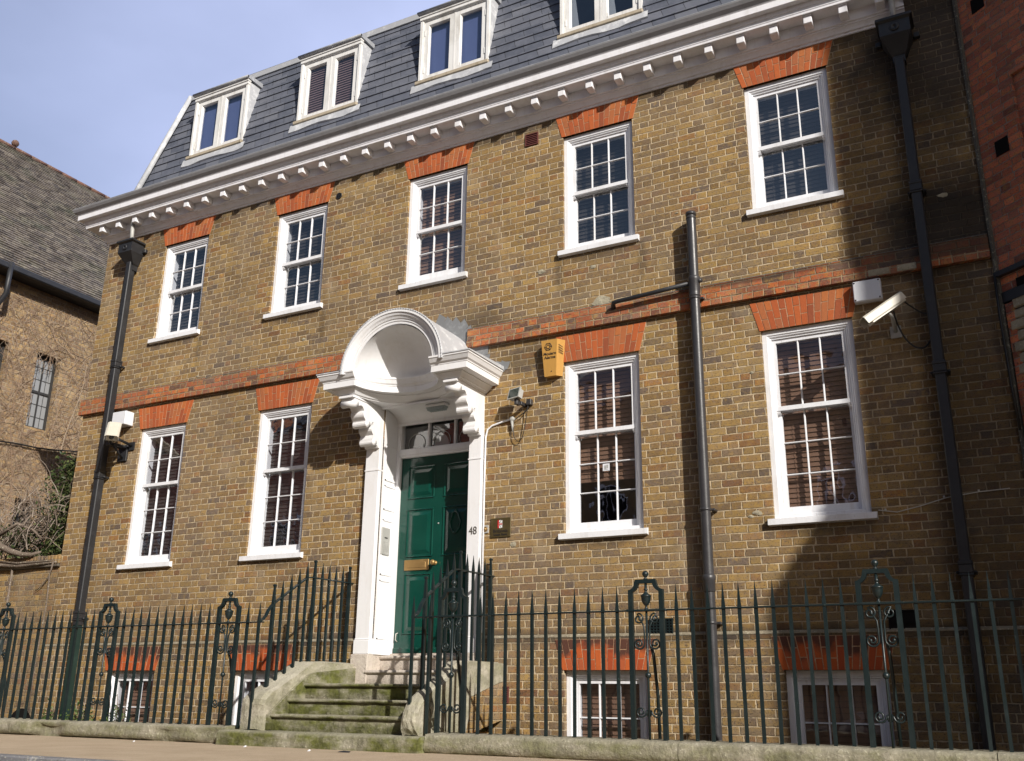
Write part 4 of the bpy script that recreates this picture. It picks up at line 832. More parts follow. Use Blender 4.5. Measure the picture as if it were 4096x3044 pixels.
# right CCTV camera and its box
t = fixture('junction_box', (-1.08, 0, 3.74), 'white square box in the shade above the right security camera', 'junction box')
b = MB(); b.bbox(-1.225, -.962, -.085, 0, 3.748, 3.965, .008); b.build('box', M_PLAST, t)
b = MB()
for x in (-1.208, -.98):
    for z in (3.766, 3.948): b.lathe((x, -.085, z), [(.009, 0), (.008, -.003)], 8, 'y')
b.build('screws', M_INK, t)
def cctv(name, nose, tail, label, right, wd=.15):
    nose, tail = Vector(nose), Vector(tail); d = (nose-tail).normalized(); L = (nose-tail).length
    t = fixture(name, (tail.x, 0, tail.z-.2), label, 'security camera')
    sx = d.cross(Vector((0, 0, 1))).normalized(); up = sx.cross(d)
    def bx(a0, a1, w_, h0, h1, mb, taper=1.0):
        vs_ = []
        for a, k in ((a0, 1.0), (a1, taper)):
            c_ = tail+d*a
            vs_ += [c_+sx*w_/2*k+up*h0, c_-sx*w_/2*k+up*h0, c_-sx*w_/2+up*h1*k, c_+sx*w_/2+up*h1*k]
        mb.add(vs_, [(0, 1, 2, 3), (7, 6, 5, 4), (0, 4, 5, 1), (1, 5, 6, 2), (2, 6, 7, 3), (3, 7, 4, 0)])
    b = MB(); bx(.0, L-.05, wd-.035, -.055, .035, b); b.build('housing', M_CREAM, t)
    b = MB(); w_ = wd
    # sun shield: folded sheet open below
    for (o0, o1) in (((-w_/2, -.035), (-w_/2, .03)), ((-w_/2, .03), (-w_*.36, .047)), ((-w_*.36, .047), (w_*.36, .047)), ((w_*.36, .047), (w_/2, .03)), ((w_/2, .03), (w_/2, -.035))):
        ps = []
        for thk in (0, .003):
            for a in (-.01, L):
                for o_ in (o0, o1): ps.append(tail+d*a+sx*(o_[0]*(1-thk*8))+up*(o_[1]-thk))
        b.add(ps, [(0, 1, 3, 2), (4, 5, 7, 6), (0, 1, 5, 4), (2, 3, 7, 6), (0, 2, 6, 4), (1, 3, 7, 5)])
    b.build('sun_shield', M_CREAM, t)
    b = MB(); c_ = tail+d*(L-.05); b.tube([c_, c_+d*.012], .034, 16); b.build('lens', NT("camera_glass").done((.10, .11, .12), .08), t)
    b = MB(); mid = tail+d*L*.42-up*.045; b.tube([mid, mid-up*.05+Vector((0, .03, 0)), Vector((mid.x+.02, -.02, mid.z-.10))], [.016, .016, .022], 10)
    b.box(mid.x-.03, mid.x+.07, -.02, 0, mid.z-.17, mid.z-.05)
    b.build('bracket', M_STEEL if right else M_BLACK, t)
    return t
t = cctv('security_camera', (-1.115, -.40, 3.40), (-.785, -.24, 3.655), 'half shaded security camera beside the top corner of the right ground floor window', True)
b = MB(); b.tube(crv([(-.80, -.22, 3.67), (-.72, -.12, 3.61), (-.64, -.06, 3.55), (-.58, -.06, 3.52)]), .008, 6); b.tube(crv([(-.56, -.05, 3.44), (-.565, -.05, 3.30), (-.63, -.05, 3.20), (-.72, -.05, 3.21), (-.80, -.06, 3.31), (-.85, -.10, 3.45), (-.865, -.18, 3.56)]), .009, 6); b.build('cable', M_CABLE, t)
# left CCTV
t = cctv('security_camera', (-11.18, -.52, 3.37), (-11.47, -.26, 3.66), 'white security camera mounted right of the left downpipe under a box', False, .185)
t['label'] = 'cream security camera beside the black downpipe at the left end of the wall'
b = MB(); b.bbox(-11.60, -11.42, -.03, 0, 3.18, 3.42, .004); b.bbox(-11.56, -11.46, -.30, -.03, 3.36, 3.41, .004); b.tube([(-11.50, -.03, 3.22), (-11.45, -.26, 3.38)], .018, 8); b.tube([(-11.50, -.28, 3.40), (-11.36, -.36, 3.46)], .024, 8); b.bbox(-11.42, -11.28, -.40, -.28, 3.40, 3.44, .004); b.build('wall_bracket', M_BLACK, t)
t = fixture('junction_box', (-11.48, 0, 3.70), 'white box above the left security camera', 'junction box')
b = MB(); b.bbox(-11.68, -11.40, -.155, 0, 3.70, 3.905, .008); b.build('box', M_PLAST, t)
# vents
def airbrick(name, x0, x1, z0, z1, mat, label, nx=4, nz=4, y=-.0, cat='air vent', lattice=True):
    t = fixture(name, ((x0+x1)/2, y, z0), label, cat)
    b = MB(); b.box(x0, x1, y-.004, y, z0, z1); b.build('backing', M_DARK, t)
    b = MB()
    b.box(x0-.008, x1+.008, y-.016, y, z0-.008, z0+.004); b.box(x0-.008, x1+.008, y-.016, y, z1-.004, z1+.008); b.box(x0-.008, x0+.004, y-.0155, y, z0, z1); b.box(x1-.004, x1+.008, y-.0155, y, z0, z1)
    if lattice:
        for i in range(1, nx): x = x0+(x1-x0)*i/nx; b.box(x-.0045, x+.0045, y-.0125, y, z0, z1)
    for j in range(1, nz): z = z0+(z1-z0)*j/nz; b.box(x0, x1, y-.0135, y, z-.005, z+.005)
    b.build('grille', mat, t); return t
airbrick('wall_vent', -4.938, -4.775, 6.59, 6.74, M_REDV, 'small dark red vent high on the wall between two upper windows', 1, 6, lattice=False)
airbrick('wall_vent', -3.48, -3.25, .56, .755, M_RAIL, 'square black lattice air brick just left of the grey soil pipe', 7, 7, y=-.005)
airbrick('wall_vent', -1.215, -.98, .57, .775, M_DARK, 'dark square opening in the shaded wall behind the right railing panel', 2, 2)
airbrick('wall_vent', -5.21, -5.075, -.055, .095, M_REDV, 'dark red vent low on the wall right of the entrance steps', 1, 7, y=-.03, lattice=False)
t = fixture('wall_vent', (-7.873, 0, 6.57), 'small round black vent high on the wall, right of the second upper window', 'air vent')
b = MB(); b.lathe((-7.873, 0, 6.616), [(.048, 0), (.048, -.012), (.04, -.014), (.038, -.006), (.002, -.005)], 18, 'y'); b.box(-7.876, -7.870, -.014, 0, 6.575, 6.657)
for i in range(-3, 4): b.box(-7.873-.035, -7.873+.035, -.012, 0, 6.616+i*.011-.002, 6.616+i*.011+.002)
b.build('grille', M_BLACK, t)

# ------------------------------------------------------------ downpipes
def square_pipe(cx, ztop, zbot, lab, collars, hop_z, hw, green_to=None, px=.048, pyf=-.155, pyb=-.045, spout=7.12):
    t = fixture('downpipe', (cx, 0, zbot), lab, 'downpipe')
    cy = (pyf+pyb)/2
    b = MB(); b.bbox(cx-px, cx+px, pyf, pyb, green_to if green_to else zbot, ztop, .010); b.build('pipe', M_BLACK, t)
    if green_to: b = MB(); b.bbox(cx-px, cx+px, pyf, pyb, zbot, green_to-.0, .010); b.build('lower_pipe', M_GREENP, t)
    for z in collars:
        b = MB(); b.bbox(cx-px-.012, cx+px+.012, pyf-.012, pyb+.01, z, z+.035, .006); b.bbox(cx-px-.008, cx+px+.008, pyf-.008, pyb+.008, z-.07, z, .004); b.bbox(cx-px-.014, cx+px+.014, pyf-.014, pyb+.01, z-.095, z-.075, .006)
        for sx in (-1, 1): b.bbox(cx+sx*(px+.022)-.012, cx+sx*(px+.022)+.012, -.09, 0, z-.075, z-.045, .004); b.tube([(cx+sx*(px+.03), -.10, z-.06), (cx+sx*(px+.03), -.05, z-.06)], .009, 8)
        b.build('collar', M_BLACK, t)
    h = hop_z
    b = MB(); pts = [(hw+.015, .30, 0), (hw+.02, .305, -.03), (hw, .29, -.04), (hw-.01, .275, -.05), (hw-.01, .275, -.20), (hw-.02, .26, -.22), (px+.03, .15, -.36), (px+.012, .13, -.38), (px+.012, .13, -.46)]
    vs_ = []
    for (a, d, z) in pts: vs_ += [(cx-a, -.02, h+z), (cx-a, -d+.02, h+z), (cx+a, -d+.02, h+z), (cx+a, -.02, h+z)]
    b.add(vs_, [(i*4+k, i*4+(k+1) % 4, (i+1)*4+(k+1) % 4, (i+1)*4+k) for i in range(len(pts)-1) for k in range(4)]+[(0, 1, 2, 3)])
    b.lathe((cx, -.255, h-.125), [(.05, 0), (.045, -.012), (.02, -.016), (.018, -.006)], 12, 'y')
    for sx in (-1, 1): b.bbox(cx+sx*(hw+.03)-.03, cx+sx*(hw+.03)+.03, -.05, 0, h-.17, h-.11, .006)
    b.build('hopper', M_BLACK, t)
    b = MB(); b.tube([(cx, -.15, h-.02), (cx, -.16, h+.12), (cx, -.18, spout)], .03, 12); b.build('outlet', M_STEEL, t)
    return t
square_pipe(-11.83, 6.40, -1.9, 'black square downpipe with hopper head at the left end of the facade', (4.72, 3.02, 1.02), 6.70, .16, green_to=.86, spout=7.10)
square_pipe(-.53, 6.33, -1.9, 'black square downpipe with large hopper head in the shade at the right end', (4.86, 2.98, 1.14), 6.76, .16, spout=7.10)
t = fixture('soil_pipe', (-2.83, -.105, -1.9), 'round grey plastic soil pipe with open top and a side branch', 'pipe')
px, py = -2.825, -.115
b = MB(); b.tube([(px, py, -1.9), (px, py, 5.045)], .053, 20, cap=False); b.lathe((px, py, 5.02), [(.056, 0), (.056, .02), (.05, .02), (.05, .045), (.058, .046), (.058, .08), (.050, .08), (.048, .05)], 20); b.build('pipe', M_GREY, t)
b = MB(); b.tube([(px, py, 5.055), (px, py, 5.064)], .046, 16); b.build('pipe_mouth', M_DARK, t)
for zc in (4.30, 4.08, 1.80, 1.13, .70):
    b = MB()
    if zc == 4.30: b.lathe((px, py, 4.22), [(.055, -.13), (.062, -.12), (.062, -.1), (.058, -.09), (.062, -.07), (.062, .06), (.066, .07), (.066, .10), (.058, .11)], 20); b.tube([(px+.03, py, 4.27), (px+.085, py-.02, 4.27)], .024, 12)
    elif zc == 1.13: b.lathe((px, py, zc), [(.055, -.14), (.060, -.13), (.060, -.03), (.066, -.02), (.066, .02), (.056, .03)], 20)
    else: b.lathe((px, py, zc), [(.056, -.014), (.060, -.012), (.060, .012), (.056, .014)], 20); b.bbox(px+.05, px+.09, -.10, 0, zc-.012, zc+.012, .003)
    b.build('collar', M_GREY, t)
b = MB(); b.tube([(px, py-.01, 4.265), (-3.3, py-.0, 4.235), (-3.72, py, 4.21), (-3.765, py+.01, 4.205), (-3.785, py+.04, 4.185), (-3.785, 0, 4.17)], .024, 12); b.lathe((-3.15, py, 4.2), [(.001, 0)], 4); b.build('branch_pipe', M_BLACK, t)
t = fixture('wall_cable', (-.9, 0, 1.7), 'thin pale cable clipped to the shaded wall beside the right downpipe', 'cable')
b = MB(); b.tube([(-1.21, -.01, 1.69), (-1.05, -.012, 1.66), (-.85, -.012, 1.70), (-.62, -.012, 1.76), (-.35, -.012, 1.79), (-.1, -.012, 1.80)], .005, 5)
for x, z in ((-1.15, 1.685), (-.64, 1.765), (-.35, 1.795)): b.box(x-.008, x+.008, -.02, 0, z-.006, z+.014)
b.build('cable_run', M_CABLEW, t)

# ------------------------------------------------------------ entrance steps
st = empty('entrance_steps', (-6.27, -.8, -.49), 'mossy stone steps between two parapets leading up to the green door', 'steps')
def noisy_box(x0, x1, y0, y1, z0, z1, b=.012, nx=14, amp=.006, mb=None):
    mb = mb or MB(); sec = [(y1, z1), (y0+b*1.2, z1), (y0+b*.3, z1-b*.35), (y0, z1-b*1.2), (y0, z0+b), (y0+b, z0), (y1, z0)]
    vs_ = []
    for i in range(nx+1):
        x = x0+(x1-x0)*i/nx
        for (y, z) in sec: vs_.append((x, y+random.uniform(-amp, amp), z+random.uniform(-amp, amp)*.7))
    L = len(sec); mb.add(vs_, [(i*L+k, i*L+k+1, (i+1)*L+k+1, (i+1)*L+k) for i in range(nx) for k in range(L-1)], True); mb.add([vs_[k] for k in range(L)]+[vs_[nx*L+k] for k in range(L)], [tuple(range(L)), tuple(range(L, 2*L))[::-1]]); return mb
CXL, CXR = -7.03, -5.34
for (yn, zt, x0, x1, mat, nose) in ((-1.75, -.352, -7.46, -5.06, M_STEP, 0), (-1.48, -.195, CXL, CXR, M_STEP, 1), (-1.235, -.046, CXL, CXR, M_STEP, 1), (-.985, .110, CXL, CXR, M_STEP, 1)):
    b = MB()
    if nose: noisy_box(x0, x1, yn, .0, zt-.035, zt, .014, 18, .003, b); noisy_box(x0, x1, yn+.035, 0, zt-.17, zt-.0352, .008, 18, .003, b)
    else: noisy_box(x0, x1, yn, -1.2, -.62, zt, .03, 20, .005, b)
    b.build('step', mat, st)
b = MB(); noisy_box(DX0-.0, DX1, -.115, .4, .228, .268, .016, 14, .0015, b); noisy_box(DX0, DX1, -.085, .4, .10, .2278, .006, 14, .001, b); b.build('step', M_STONEW, st)
b = MB(); noisy_box(DX0+.015, DX1-.015, .135, .5, .392, .435, .016, 14, .0015, b); noisy_box(DX0+.015, DX1-.015, .165, .5, .26, .3918, .006, 14, .001, b); b.box(DL-.03, DR+.03, .28, .42, .4352, .4645); b.build('step', M_STONEW, st)
for (a, c), xx, sg in (((PL, DX0), DX0, 1), ((DX1, PR), DX1, -1)):
    b = MB(); b.bbox(a-.03, c+.012, -.095, .03, .10, .444, .008); b.box(min(xx, xx+sg*.013), max(xx, xx+sg*.013), .028, .36, .27, .445); b.build('plinth_block', M_STONEW, st)
# parapets: raking blocks each side
def cheek(xa, xb, yend, inner_mat, scroll):
    sec = [(.0, .345), (-.60, .345), (-.83, .340), (-.98, .26), (-1.33, .075)]
    sec += ([(-1.45, .02), (-1.535, -.05), (-1.55, -.10), (-1.55, -.345)] if not scroll else [(-1.46, .0), (-1.54, -.06), (-1.60, -.14), (-1.63, -.22), (-1.625, -.29), (-1.58, -.345)])
    sec += [(-.72, -.345), (-.60, -.25), (0, -.22)] if scroll else [(0, -.345)]
    b = MB(); n = 5; vs_ = []
    for i in range(n+1):
        x = xa+(xb-xa)*i/n; ed = .012 if i in (0, n) else 0
        for (y, z) in sec: vs_.append((x, y+ed*.7+random.uniform(-.006, .006)*(0 if y == 0 else 1), z-ed+random.uniform(-.005, .005)))
    L = len(sec); b.add(vs_, [(i*L+k, i*L+(k+1) % L, (i+1)*L+(k+1) % L, (i+1)*L+k) for i in range(n) for k in range(L)]+[tuple(range(L)), tuple(n*L+k for k in range(L))[::-1]])
    return b
b = cheek(-7.36, -7.06, 0, None, False); b.build('parapet', M_CHEEK, st)
b = MB(); b.prism([(0, .30), (-.84, .22), (-.93, .19), (-1.25, -.02), (-1.50, -.20), (-1.50, -.345), (0, -.345)], -7.06, -7.03, 'x'); b.build('inner_face', M_STEP, st)
b = cheek(-5.34, -5.175, 0, None, True); b.build('parapet', M_CHEEK, st)
b = MB(); b.prism([(0, .335), (-.60, .34), (-.84, .33), (-.99, .24), (-1.33, .055), (-1.40, -.10), (-1.30, -.345), (-.80, -.345), (-.715, -.12), (-.70, .0), (-.14, .137), (0, .16)], -5.174, -5.13, 'x'); b.build('parapet_side', M_CHEEK, st)
b = MB(); b.prism([(0, .155), (-.14, .132), (-.695, -.005), (-.71, -.12), (-.79, -.34), (-.648, -.345), (-.52, -.32), (-.11, -.245), (0, -.23)], -5.174, -5.14, 'x')
b.box(-7.36, -5.3, -.9, -.05, -2.0, -.35); b.build('side_brickwork', M_BRICK2, st, origin=(0, 0, 0))

# ------------------------------------------------------------ coping and railings
def coping(name, x0, x1, label, rough):
    t = empty(name, ((x0+x1)/2, -1.5, -.6), label, 'coping', 'stone kerbs under the railings')
    sec = [(-1.30, -.9), (-1.30, -.33), (-1.33, -.318), (-1.50, -.320), (-1.610, -.325), (-1.64, -.338), (-1.652, -.365), (-1.658, -.42), (-1.658, -.465), (-1.63, -.478), (-1.625, -.60)]
    cuts = [x0]; x = x0
    while x < x1-1.3: x += random.uniform(1.6, 2.4); cuts.append(min(x, x1))
    if cuts[-1] < x1: cuts[-1] = x1
    for a, c in zip(cuts[:-1], cuts[1:]):
        b = MB(); n = max(4, int((c-a)/.05)); vs_ = []; ph = random.uniform(0, 6)
        for i in range(n+1):
            x = a+.003+(c-a-.006)*i/n
            dmg = max(0, math.sin(x*2.9+ph)+.5*math.sin(x*7.3)-.25) if rough else 0
            for k, (y, z) in enumerate(sec):
                j = random.uniform(-.004, .004); yy, zz = y+j, z+random.uniform(-.003, .003)
                if k in (6, 7, 8) and rough: yy += .055*dmg
                if k in (5, 6) and rough: zz -= .014*dmg+.012*math.sin(x*11)*math.sin(x*3.1)
                if k in (9,) and rough: yy += .03
                vs_.append((x, yy, zz))
        L = len(sec); b.add(vs_, [(i*L+k, i*L+k+1, (i+1)*L+k+1, (i+1)*L+k) for i in range(n) for k in range(L-1)], True); b.add([vs_[k] for k in range(L)]+[vs_[n*L+k] for k in range(L)], [tuple(range(L)), tuple(range(L, 2*L))[::-1]])
        b.build('coping_stone', M_COPE, t)
    b = MB(); b.box(x0, x1, -1.56, -1.28, -2.0, -.60); b.build('retaining_wall', M_BRICK2, t, origin=(0, 0, 0))
    return t
coping('stone_coping', -22, -7.462, 'crumbling lichened stone kerb under the railings left of the steps', True)
coping('stone_coping', -5.058, 4.0, 'smooth lichened stone kerb under the railings right of the steps', False)

YR = -1.5; ZR = .712; ZF = -.335
BW = .0125
def spear_mb(x, y, z0, zr, zt, w_=BW, knob=False):
    b = MB(); vs_ = []
    lev = [(z0, w_), (zr-.005, w_), (zr, w_+.002), (zr+.02, w_*1.05), (zr+.07, w_*.8), (zt, .0012)] if not knob else [(z0, w_*1.35), (zr, w_*1.35), (zr+.02, w_*1.25), (zt-.03, w_*.75), (zt-.025, w_*1.1), (zt-.012, w_*1.3), (zt, w_*.7)]
    for (z, h) in lev: vs_ += [(x-h, y-h, z), (x+h, y-h, z), (x+h, y+h, z), (x-h, y+h, z)]
    b.add(vs_, [(i*4+k, i*4+(k+1) % 4, (i+1)*4+(k+1) % 4, (i+1)*4+k) for i in range(len(lev)-1) for k in range(4)]+[(3, 2, 1, 0), tuple(len(lev)*4-4+k for k in range(4))])
    return b
def spiral(cx, cz, r0, r1, a0, turns, y, n=22):
    return [(cx+(r0+(r1-r0)*i/n)*math.cos(R(a0)+turns*2*math.pi*i/n), y, cz+(r0+(r1-r0)*i/n)*math.sin(R(a0)+turns*2*math.pi*i/n)) for i in range(n+1)]
def ornament(cx, parent):
    h = .138; y = YR
    b = MB()
    for sx in (-1, 1): b.box(cx+sx*h-.019, cx+sx*h+.019, y-.019, y+.019, ZF, .862)
    p = parts_first = b.build('panel_posts', M_RAIL, parent, origin=(cx, y, ZF))
    b = MB()   # shouldered arch, cut from thick plate
    outer = [(-.157, .862), (-.157, .885)]+[(-.157+.058*math.sin(R(t))*1.0, .885+.058*(1-math.cos(R(t)))) for t in (20, 45, 70)]+[(-.098, .950), (-.090, .972), (.090, .972), (.098, .950)]+[(.157-.058*math.sin(R(t)), .885+.058*(1-math.cos(R(t)))) for t in (70, 45, 20)]+[(.157, .885), (.157, .862)]
    inner = [(.119, .862), (.119, .868), (.095, .880), (.075, .905), (.062, .938), (-.062, .938), (-.075, .905), (-.095, .880), (-.119, .868), (-.119, .862)]
    N = len(outer)
    half = outer[:len(outer)//2]; ol = [(-.157, .862), (-.157, .885), (-.137, .889), (-.116, .902), (-.103, .924), (-.098, .950), (-.090, .972)]; il = [(-.119, .862), (-.119, .868), (-.104, .876), (-.088, .890), (-.074, .908), (-.066, .930), (-.062, .938)]
    vs_ = []
    for sgn in (1, -1):
        base = len(vs_)
        for (o_, i_) in zip(ol, il):
            for yy in (y-.019, y+.019): vs_ += [(cx+o_[0]*sgn, yy, o_[1]), (cx+i_[0]*sgn, yy, i_[1])]
        for k in range(len(ol)-1):
            a_ = base+k*4; c_ = a_+4
            b.f += []; 
        n_ = len(ol)
        vv = vs_[base:]; b.add(vv, [q for k in range(n_-1) for q in ((k*4, k*4+1, k*4+5, k*4+4), (k*4+2, k*4+6, k*4+7, k*4+3), (k*4, k*4+4, k*4+6, k*4+2), (k*4+1, k*4+3, k*4+7, k*4+5))])
    b.box(cx-.090, cx+.090, y-.0192, y+.0192, .938, .972)
    b.build('panel_arch', M_RAIL, p)
    b = MB(); b.lathe((cx, y, .972), [(.020, 0), (.018, .008), (.008, .012), (.014, .020), (.0255, .035), (.028, .046), (.0255, .058), (.014, .070), (.002, .074)], 14); b.build('ball_finial', M_RAIL, p)
    b = MB(); b.lathe((cx, y, ZR+.006), [(.024, 0), (.016, .008), (.010, .018), (.009, .032), (.020, .040), (.034, .062), (.041, .090), (.042, .108), (.047, .112), (.047, .118), (.030, .130), (.016, .142), (.012, .158), (.018, .164), (.018, .172), (.012, .178), (.012, .218)], 14); b.build('urn', M_RAIL, p)
    b = MB(); b.tube([(cx, y, ZF), (cx, y, ZR)], .010, 8); b.sphere((cx, y, .185), .026, 8); b.build('centre_bar', M_RAIL, p)
    for sx in (-1, 1):
        x1 = cx+sx*.072
        path = spiral(x1, ZR-.068, .012, .046, (200 if sx > 0 else -20), -1.35*sx, y); low = spiral(x1, .440, .050, .012, (180 if sx > 0 else 0), 1.5*sx, y)
        b = MB(); b.tube(path+[(cx+sx*.026, y, ZR-.13), (cx+sx*.024, y, .54)]+low, .0080, 6); b.sphere(path[0], .014, 6); b.sphere(low[-1], .014, 6); b.build('scroll', M_RAIL, p)
        l2 = spiral(cx+sx*.070, -.105, .010, .046, (20 if sx > 0 else 160), -1.55*sx, y)
        b = MB(); b.tube(l2+[(cx+sx*.018, y, -.09), (cx+sx*.012, y, -.14)], .0075, 6); b.build('scroll', M_RAIL, p)
    b = MB(); b.tube([(cx+.03, y+.01, .43), (cx+.035, y+.05, .34), (cx+.035, y+.12, .05), (cx+.035, y+.14, ZF)], .014, 6); b.build('back_stay', M_RAIL, p)
    return p
def railing(name, label, origin, bars, panels, xa, xb, sx_side, side_bars):
    t = empty(name, origin, label, 'railing', 'iron railings in front of the house')
    b0 = spear_mb(bars[0], YR, ZF, ZR, .925).build('bar', M_RAIL, t, origin=(bars[0], YR, ZF))
    for x in bars[1:]:
        q = copytree(b0, (x-bars[0], 0, 0)); q.rotation_euler = (random.uniform(-.004, .004), random.uniform(-.004, .004), random.uniform(-.08, .08))
    p0 = ornament(panels[0], t)
    for x in panels[1:]: copytree(p0, (x-panels[0], 0, 0))
    b = MB(); b.bbox(xa, xb, YR-.022, YR+.022, ZR-.006, ZR+.007, .002)
    for x in panels: b.bbox(x-.18, x+.18, YR-.026, YR+.026, ZR-.0085, ZR+.0095, .003)
    b.build('rail', M_RAIL, t)
    # raking stair rail
    path = [(sx_side, -1.555, ZR), (sx_side, -1.50, .735), (sx_side, -1.455, .775), (sx_side, -1.42, .84), (sx_side, -1.37, .895), (sx_side, -1.31, .940), (sx_side, -.86, 1.225), (sx_side, -.815, 1.245), (sx_side, -.77, 1.252), (sx_side, .0, 1.262)]
    b = MB(); b.bar(path, .040, .013); b.build('stair_rail', M_RAIL, t)
    for (y, top, knob) in side_bars:
        zf = .34 if y > -.83 else (.34+(y+.83)*.53 if y > -1.5 else ZF)
        zr = 1.255 if y > -.80 else (.94+(y+1.31)*.633 if y > -1.42 else ZR)
        spear_mb(sx_side, y, zf-.02, zr, top, knob=knob).build('stair_bar', M_RAIL, t, origin=(sx_side, y, zf))
    return t
SB = [(-1.547, .912, 0), (-1.35, 1.118, 1), (-1.22, 1.175, 0), (-1.087, 1.255, 0), (-.96, 1.33, 0), (-.832, 1.415, 0), (-.703, 1.452, 1), (-.566, 1.436, 0), (-.44, 1.436, 0), (-.318, 1.434, 0), (-.19, 1.436, 0), (-.06, 1.455, 1)]
BL = [-14.1+.134*i for i in range(0, 11)]+[-12.6+.134*i for i in range(0, 8)]+[-11.16+.1353*i for i in range(11)]+[-9.288+.1309*i for i in range(11)]+[-7.428]
BR = [-5.138]+[-4.594+.1363*i for i in range(11)]+[-2.697+.1336*i for i in range(11)]+[-.829+.1288*i for i in range(10)]
railing('iron_railing', 'dark green spear topped iron railing left of the steps', (-9.4, -1.5, ZF), BL, [-11.40, -9.55, -7.70], -14.5, -7.21, -7.224, SB)
railing('iron_railing', 'dark green spear topped iron railing right of the steps', (-2.6, -1.5, ZF), BR, [-4.885, -2.965, -1.09], -5.30, 1.0, -5.299, SB)

# ------------------------------------------------------------ leaves and twigs helpers
def leaf(mb, c, s_, d=None):
    a = Vector((random.uniform(-1, 1), random.uniform(-1, 1), random.uniform(-1, 1))).normalized(); b_ = a.orthogonal().normalized(); n_ = a.cross(b_)*.18
    c = Vector(c); mb.add([c-a*s_*.5, c+b_*s_*.28+n_*s_, c+a*s_*.5, c-b_*s_*.28+n_*s_], [(0, 1, 2), (0, 2, 3)])
# weeds on the kerb
for (x, w_, hgt, n, lab) in ((-9.95, .26, .26, 260, 'scruffy green weeds growing behind the railing near the second ornamental panel'), (-10.45, .12, .22, 110, 'small tuft of weeds at the foot of the left downpipe'), (-9.30, .20, .30, 150, 'green trailing weed in front of the left basement window')):
    t = empty('weed', (x, -1.40, -.32), lab, 'weed', 'weeds behind the left railing')
    b = MB(); s_ = MB()
    for i in range(7):
        bx_ = x+random.uniform(-w_, w_)*.6; tx = bx_+random.uniform(-.1, .1); s_.tube([(bx_, -1.40, -.34), ((bx_+tx)/2+.02, -1.40+random.uniform(-.04, .04), -.28), (tx, -1.42, -.32+hgt*random.uniform(.6, 1))], .003, 4)
    for i in range(n):
        q = random.gauss(0, .5); leaf(b, (x+q*w_, -1.41+random.uniform(-.06, .06), -.33+abs(random.gauss(.35, .3))*hgt*max(.2, 1-abs(q)*.7)), random.uniform(.022, .045))
    s_.build('stems', M_TWIG, t); b.build('leaves', M_WEED, t)

for (x, y, w_, h_, mt_, lab) in ((-6.9, -1.95, .035, .02, M_WHITE, 'white scrap of paper on the pavement left of the steps'), (-6.0, -2.1, .03, .018, M_WHITE, 'tiny white scrap on the pavement in front of the bottom step'), (-5.65, -2.05, .13, .03, M_BLACK, 'dark flat stick on the pavement near the right end of the bottom step'), (-8.4, -1.95, .025, .015, M_WHITE, 'small pale scrap on the pavement beside the crumbling kerb')):
    t = MB(); a_ = random.uniform(-.3, .3); t.add([(x-w_/2, y, GZ+.001), (x+w_/2, y+a_*.03, GZ+.001), (x+w_/2, y+h_, GZ+.012), (x-w_/2, y+h_, GZ+.008), (x, y+h_/2, GZ+.016)], [(0, 1, 4), (1, 2, 4), (2, 3, 4), (3, 0, 4), (3, 2, 1, 0)])
    t.build('paper_scrap' if mt_ is M_WHITE else 'stick', mt_, None, origin=(x, y, GZ), label=lab, cat='litter', group='scraps on the pavement')
# ------------------------------------------------------------ garden wall on the left with climber
gw = empty('garden_wall', (-15, .02, -2), 'low brown brick garden wall with rounded brick coping joining the house on the left', 'wall')
b = MB(); b.box(-20, XL-.002, .02, .34, -2.0, 1.72); b.build('wall', M_BRICK2, gw, origin=(0, 0, 0))
b = MB(); x = -20
while x < XL-.05: b.bbox(x, x+.068, -.005, .36, 1.765, 1.90+random.uniform(-.008, .004), .012); x += .076
b.build('coping', M_BRICK2, gw, origin=(0, 0, .03)); b = MB(); b.bbox(-20, XL, -.035, .39, 1.722, 1.762, .008); b.build('tile_creasing', M_TILE, gw)
b = MB(); n = 14; b.add([(-12.89+.26*math.cos(math.pi*i/n), .017, -.50+.26*math.sin(math.pi*i/n)) for i in range(n+1)]+[(-13.15, .017, -.9), (-12.63, .017, -.9)], [tuple(list(range(n+1))+[n+1, n+2])]); b.build('arched_opening', M_DARK, gw)

# old creeper trunk lying along the wall top
cl = empty('climbing_plant', (-13.9, .2, 1.9), 'tangled climber with thick twisted stem and dark leaves above the garden wall', 'climber')
b = MB(); b.tube([(-15.2, -.05, 2.75), (-14.5, -.06, 2.42), (-14.1, -.08, 2.25), (-13.85, -.09, 2.08), (-13.6, -.08, 1.99), (-13.35, -.06, 1.93), (-13.15, -.03, 1.92), (-13.0, .0, 1.96)], [.06, .06, .055, .05, .045, .04, .03, .015], 9)
b.tube([(-15.0, -.02, 2.05), (-14.3, -.05, 1.86), (-13.9, -.07, 1.80), (-13.4, -.06, 1.76), (-12.9, -.05, 1.775), (-12.56, -.04, 1.785)], [.04, .035, .03, .028, .024, .012], 8)
b.tube([(-13.9, -.07, 1.85), (-13.4, -.08, 1.80), (-12.95, -.07, 1.80), (-12.6, -.06, 1.81)], [.02, .018, .016, .008], 7)
b.tube([(-14.1, 0, 2.25), (-13.8, .1, 2.45), (-13.55, .2, 2.35), (-13.3, .2, 2.2)], [.03, .026, .02, .012], 8)
b.tube([(-13.55, -.03, 1.72), (-13.56, -.01, 1.0), (-13.60, -.01, -.5)], [.018, .014, .010], 6); b.tube([(-12.62, -.05, 1.78), (-12.70, -.02, 1.60), (-12.85, -.01, 1.45), (-12.98, -.01, 1.38)], [.012, .010, .008, .004], 6); b.tube([(-12.70, -.02, 1.6), (-12.68, -.01, 1.2), (-12.72, -.01, .4), (-12.70, -.01, -.3)], [.012, .010, .010, .006], 6)
